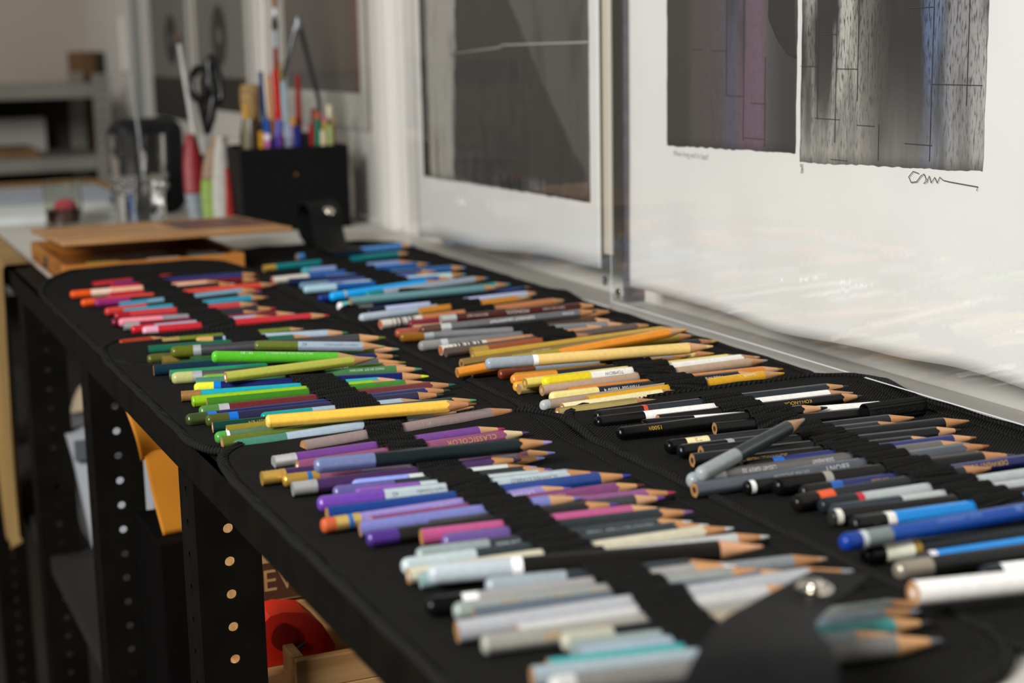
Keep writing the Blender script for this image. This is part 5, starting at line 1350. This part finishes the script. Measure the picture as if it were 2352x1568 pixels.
# small blue pencils lying against it
rod('pen', 'light blue pen leaning against the dark upright case', 'pen', 0.466, 2.34, 0.0008, 0.486, 2.352, 0.085, 0.0048, '#4c86c0', [('ferrule', '#c89a4c', 0.006, 0.0045, 1)], group=None)
rod('pen', 'navy pen with gold end leaning against the dark upright case', 'pen', 0.474, 2.335, 0.0008, 0.488, 2.35, 0.066, 0.0045, '#1c3480', [('ferrule', '#d0a45c', 0.006, 0.0045, 1)], group=None)

# plastic tool packets, scissors and brushes standing in a clear jar
t = thing('tool_jar', 'dark jar holding scissors and brushes left of the black box', 'jar', (0.507, 2.17, 0))
obj('jar_body', MB().lathe([(0.019, 0.0006), (0.020, 0.004), (0.020, 0.098), (0.018, 0.098), (0.018, 0.006), (0.001, 0.005)], 26, (0.512, 2.165, 0)), mat('jar_black', '#15151a', 0.25), t, 40)


def packet(lab, cx, cy, w, h, cols, lean):
    q = thing('plastic_packet', lab, 'packet', (cx, cy, 0), 'blister packets leaning on the holder')

    def sh(a, b, z0=0.0, z1=1.0):
        def fn(u, v):
            vv = z0 + (z1 - z0) * v
            wd = w * (0.45 + 0.55 * math.sin(math.pi * min(1, 0.12 + vv * 0.95)) ** 0.6)
            uu = a + (b - a) * u
            return (cx + wd * (uu - 0.5) + lean * vv, cy - 0.006 * math.sin(math.pi * uu) + 0.030 * vv, 0.0006 + h * vv)
        return fn
    for nm, a, b, z0, z1, c in cols:
        obj(nm, MB().sheet(sh(a, b, z0, z1), 12, 24, 0.003, (0, -1, 0)), mat('packet_' + c.lstrip('#'), c, 0.45, spec=0.3, vary=0.2, vscale=80), q, 'all')
    return q


packet('white plastic packet with green and red panels by the black box', 0.512, 2.10, 0.052, 0.125,
    [('green_panel', 0.0, 0.28, 0, 0.55, '#7f9a3c'), ('white_panel', 0.28, 0.62, 0, 1, '#c9c5bd'), ('red_panel', 0.62, 1.0, 0, 0.66, '#c03a34'), ('clear_panel', 0.62, 1.0, 0.66, 1, '#a9a49a'), ('upper_panel', 0.0, 0.28, 0.55, 1, '#8c7358')], 0.012)
packet('red plastic packet with a grey tip beside the white packet', 0.490, 2.125, 0.032, 0.128,
    [('red_panel', 0.0, 1.0, 0.38, 1, '#8a2428'), ('grey_panel', 0.0, 1.0, 0.0, 0.38, '#7a8288')], 0.0)
# scissors
q = thing('scissors', 'black handled scissors standing handles up in the dark jar', 'scissors', (0.515, 2.165, 0.0065))
for (cx, cz, rx, rz, tl) in ((0.510, 0.196, 0.0125, 0.021, 0.12), (0.531, 0.200, 0.0065, 0.032, -0.12)):
    pts = []
    for kk in range(22):
        a = 2 * math.pi * kk / 22
        pts.append((cx + rx * math.cos(a) + tl * rz * math.sin(a), 2.165 + 0.004 * math.sin(a), cz + rz * math.sin(a)))
    obj('handle', MB().tube(pts, 0.0058, 8, True), mat('scissor_black', '#0a0a0b', 0.3), q, 'all')
obj('shank', MB().tube([(0.528, 2.165, 0.182), (0.522, 2.165, 0.150), (0.516, 2.165, 0.128)], [0.006, 0.0075, 0.005], 10), mat('scissor_black', '#0a0a0b', 0.3), q, 40)
obj('shank', MB().tube([(0.508, 2.165, 0.177), (0.512, 2.163, 0.150), (0.515, 2.163, 0.128)], [0.005, 0.005, 0.004], 10), mat('scissor_black', '#0a0a0b', 0.3), q, 40)
obj('blade', MB().add([(0.511, 2.1625, 0.135), (0.5195, 2.1625, 0.135), (0.514, 2.1625, 0.0085), (0.511, 2.164, 0.135), (0.5195, 2.164, 0.135), (0.514, 2.164, 0.0085)], [(0, 1, 2), (3, 5, 4), (0, 2, 5, 3), (1, 4, 5, 2), (0, 3, 4, 1)]), metallic('#c8cacc'), q)
rod('paint_brush', 'silver handled brush leaning left from the dark jar', 'brush', 0.514, 2.175, 0.0065, 0.482, 2.165, 0.268, 0.0040, '#c9c6c2', [('ferrule', '#d8d8d8', 0.03, 0.0035, 1), ('bristles', '#5a3a30', 0.018, 0.004, 0)], group=None)
rod('knitting_needle', 'thin grey rod leaning behind the tumbler', 'rod', 0.461, 2.315, 0.0008, 0.447, 2.345, 0.252, 0.0022, '#9a9c9e', None, group=None)

# ------------------------------------------------------------------ shelving and board at the far end
t = thing('metal_shelving', 'grey metal shelving unit against the far wall', 'shelving', (0.5, 3.9, FZ))
gm = mat('grey_enamel', '#86847c', 0.5, vary=0.2, vscale=12)
for zz in (0.137, -0.027, -0.30, -0.60):
    obj('shelf_board', MB().box(-0.3, 0.645, 3.70, 4.05, zz, zz + 0.030, 0.001), gm, t)
for yy in (3.692, 4.052):
    mb = MB()
    perforated(mb, 44, 0.038, 0.024, 0.0035, 0.002, lambda a, b, c, yy=yy: (0.622 + a, yy + c, 0.19 - b))
    obj('post', mb, gm, t)
obj('post', MB().box(-0.32, -0.30, 3.692, 3.70, FZ + 0.0005, 0.19), gm, t)
obj('back_sheet', MB().box(-0.3, 0.645, 4.055, 4.065, -0.6, 0.165), mat('dark_back', '#2a261f', 0.8), t)
tag(obj('cardboard_stack', MB().box(0.30, 0.50, 3.74, 3.95, 0.0032, 0.022, 0.001), mat('brown_card', '#7a5c38', 0.85, vary=0.3, vscale=18)), 'stack of brown card on the grey shelving', 'cardboard')
tag(obj('white_box', MB().box(0.20, 0.55, 3.97, 4.03, 0.0032, 0.085, 0.001), mat('dull_white_card', '#b5b3ab', 0.8)), 'dull white flat box at the back of the grey shelving', 'box')
tag(obj('wooden_board', MB().box(0.640, 0.706, 4.10, 4.14, FZ + 0.0005, 0.240, 0.002), mat('brown_board', '#6e4d2a', 0.7, vary=0.4, vscale=6, stretch=(4, 4, 0.6))), 'tall brown wooden board standing beside the grey shelving', 'board')
tag(obj('dark_panel', MB().box(0.708, 0.7195, 4.06, 4.13, FZ + 0.0005, 0.238, 0.001), mat('dark_panel', '#1c150f', 0.7)), 'narrow dark panel between the brown board and the wall', 'panel')

# ------------------------------------------------------------------ things stored under the bench
SH = -0.315
pine = mat('pale_pine', '#b98f5c', 0.7, vary=0.3, vscale=12, stretch=(0.4, 5, 5), col2='#9a7040', bump=0.15, bscale=90)
t = thing('wooden_crate', 'pale wooden crate branded with brown letters under the bench', 'crate', (0.235, 1.10, SH))
for i, (za, zb) in enumerate(((-0.312, -0.235), (-0.233, -0.168), (-0.1655, -0.090))):
    obj('plank', MB().box(0.264, 0.47, 1.10, 1.11, za, zb, 0.001), pine, t)
    obj('plank', MB().box(0.264, 0.47, 1.21, 1.22, za, zb, 0.001), pine, t)
    obj('plank', MB().box(0.264, 0.274, 1.11, 1.21, za, zb, 0.001), pine, t)
    obj('plank', MB().box(0.460, 0.47, 1.11, 1.21, za, zb, 0.001), pine, t)
brand = matte('#4a2814')
mb = MB().box(0.270, 0.375, 1.0994, 1.1001, -0.1635, -0.1345)
obj('branded_panel', mb, brand, t)
vs, fs = text_mesh('EVO', 0.024)
obj('lettering', MB().add([(0.3075 + u, 1.0991, -0.149 + v) for u, v, _ in vs], fs), pine, t)
t = thing('wooden_tray', 'low wooden box with a raised front frame under the bench', 'box', (0.236, 0.985, SH))
obj('body', MB().box(0.250, 0.46, 0.985, 1.095, SH + 0.001, -0.190, 0.001), pine, t)
obj('frame_side', MB().box(0.276, 0.46, 0.985, 0.993, -0.190, -0.168, 0.001), pine, t)
obj('frame_side', MB().box(0.276, 0.284, 0.993, 1.02, -0.190, -0.168, 0.001), pine, t)
tag(obj('wooden_stick', MB().tube([(0.232, 1.065, SH + 0.0005), (0.2305, 1.065, -0.25), (0.2295, 1.065, -0.155), (0.231, 1.065, -0.149)], [0.0075, 0.008, 0.0085, 0.004], 14), pine, None, 50), 'pale wooden handle standing beside the low wooden box', 'handle')
# red tape dispenser
t = thing('tape_dispenser', 'red plastic tape dispenser on the low wooden box under the bench', 'tape dispenser', (0.28, 1.05, -0.19))
redp = mat('red_plastic', '#c41f0c', 0.4)
prof = [(0.262, -0.1895), (0.312, -0.1895), (0.3185, -0.187), (0.320, -0.182), (0.311, -0.165), (0.300, -0.154), (0.282, -0.1505), (0.273, -0.152), (0.266, -0.158), (0.262, -0.170)]
mb = MB().rings([[(x, 1.036, z) for x, z in prof], [(x, 1.066, z) for x, z in prof]])
obj('body', mb, redp, t, 30)
obj('tape_roll', MB().rings([[(0.281 + 0.009 * math.cos(a), y, -0.168 + 0.010 * math.sin(a)) for a in [2 * math.pi * k / 20 for k in range(20)]] for y in (1.033, 1.069)]), paint('#7a1a10'), t, 40)
obj('cutter_blade', MB().tube([(0.283, 1.034, -0.182), (0.297, 1.034, -0.1755)], 0.0016, 6), mat('dark_steel', '#3a3d40', 0.4, metal=0.6), t)
# dark box with the orange envelope and crumpled paper on it
tag(obj('black_box', MB().box(0.235, 0.50, 1.232, 1.335, SH + 0.0006, -0.150, 0.002), mat('black_card', '#060505', 0.8, spec=0.08)), 'black box under the bench carrying the orange envelope', 'box')
kraft = mat('orange_kraft', '#c47d12', 0.7, vary=0.15, vscale=12)
t = thing('paper_envelope', 'folded orange paper envelope standing under the bench', 'envelope', (0.245, 1.25, -0.15))
mb = MB()


def env(u, v):
    # crumpled upright sheet with a folded upper flap
    z = -0.1495 + 0.085 * v
    x = 0.243 + 0.045 * u - 0.013 * v
    return (x, 1.252 + 0.004 * math.sin(v * 5 + u * 2) + 0.010 * v, z)


obj('sheet', mb.sheet(env, 16, 20, 0.0008, (0, -1, 0)), kraft, t, 'all')
mb = MB()


def env2(u, v):
    z = -0.086 + 0.052 * v - 0.010 * u
    x = 0.218 + 0.050 * u * (1 - 0.35 * v) + 0.012 * (1 - v)
    return (x, 1.258 - 0.012 * math.sin(math.pi * v) + 0.012 * u, z + 0.004 * math.sin(u * 6))


obj('flap', mb.sheet(env2, 16, 16, 0.0008, (0, -1, 0)), kraft, t, 'all')
mb = MB()


def crum(u, v):
    p = Vector((u * 5, v * 5, 0.3))
    n = noise.noise(p)
    return (0.256 + 0.035 * u, 1.275 + 0.010 * n, -0.1495 + 0.082 * v + 0.004 * noise.noise(p * 1.7))


tag(obj('crumpled_paper', mb.sheet(crum, 18, 22, 0.0006, (0, -1, 0)), mat('white_tissue', '#d9d8d6', 0.85), None, 'all'), 'crumpled white paper behind the orange envelope under the bench', 'paper')
# white plastic tub tilted on the lower shelf
t = thing('plastic_tub', 'white plastic tub with a grey lid tilted under the bench', 'tub', (0.27, 1.75, SH))
wp = mat('white_plastic', '#c7ccd2', 0.4)
mb = MB().rings([[(0.262, 1.75, SH + 0.001), (0.33, 1.75, SH + 0.001), (0.33, 1.84, SH + 0.001), (0.262, 1.84, SH + 0.001)], [(0.246, 1.745, -0.205), (0.335, 1.745, -0.205), (0.335, 1.85, -0.205), (0.246, 1.85, -0.205)], [(0.240, 1.74, -0.176), (0.338, 1.74, -0.170), (0.338, 1.855, -0.170), (0.240, 1.855, -0.176)]])
obj('body', mb, wp, t)
obj('lid', MB().box(0.246, 0.332, 1.738, 1.742, -0.204, -0.180, 0.001), mat('grey_lid', '#5e646a', 0.5), t)
t = thing('cotton_ball_bag', 'pale rounded cloth bundle behind the white tub under the bench', 'bundle', (0.30, 1.95, SH))
sp_ = []
for i in range(13):
    a = math.pi * i / 12
    sp_.append([(0.305 + 0.038 * math.sin(a) * math.cos(b) * (1 + 0.08 * math.sin(3 * b + i)), 1.95 + 0.04 * math.sin(a) * math.sin(b), -0.2345 - 0.079 * math.cos(a)) for b in [2 * math.pi * q_ / 20 for q_ in range(20)]])
obj('cloth', MB().rings(sp_), mat('oat_cloth', '#b9a58a', 0.9, vary=0.3, vscale=30, bump=0.5, bscale=120), t, 'all')
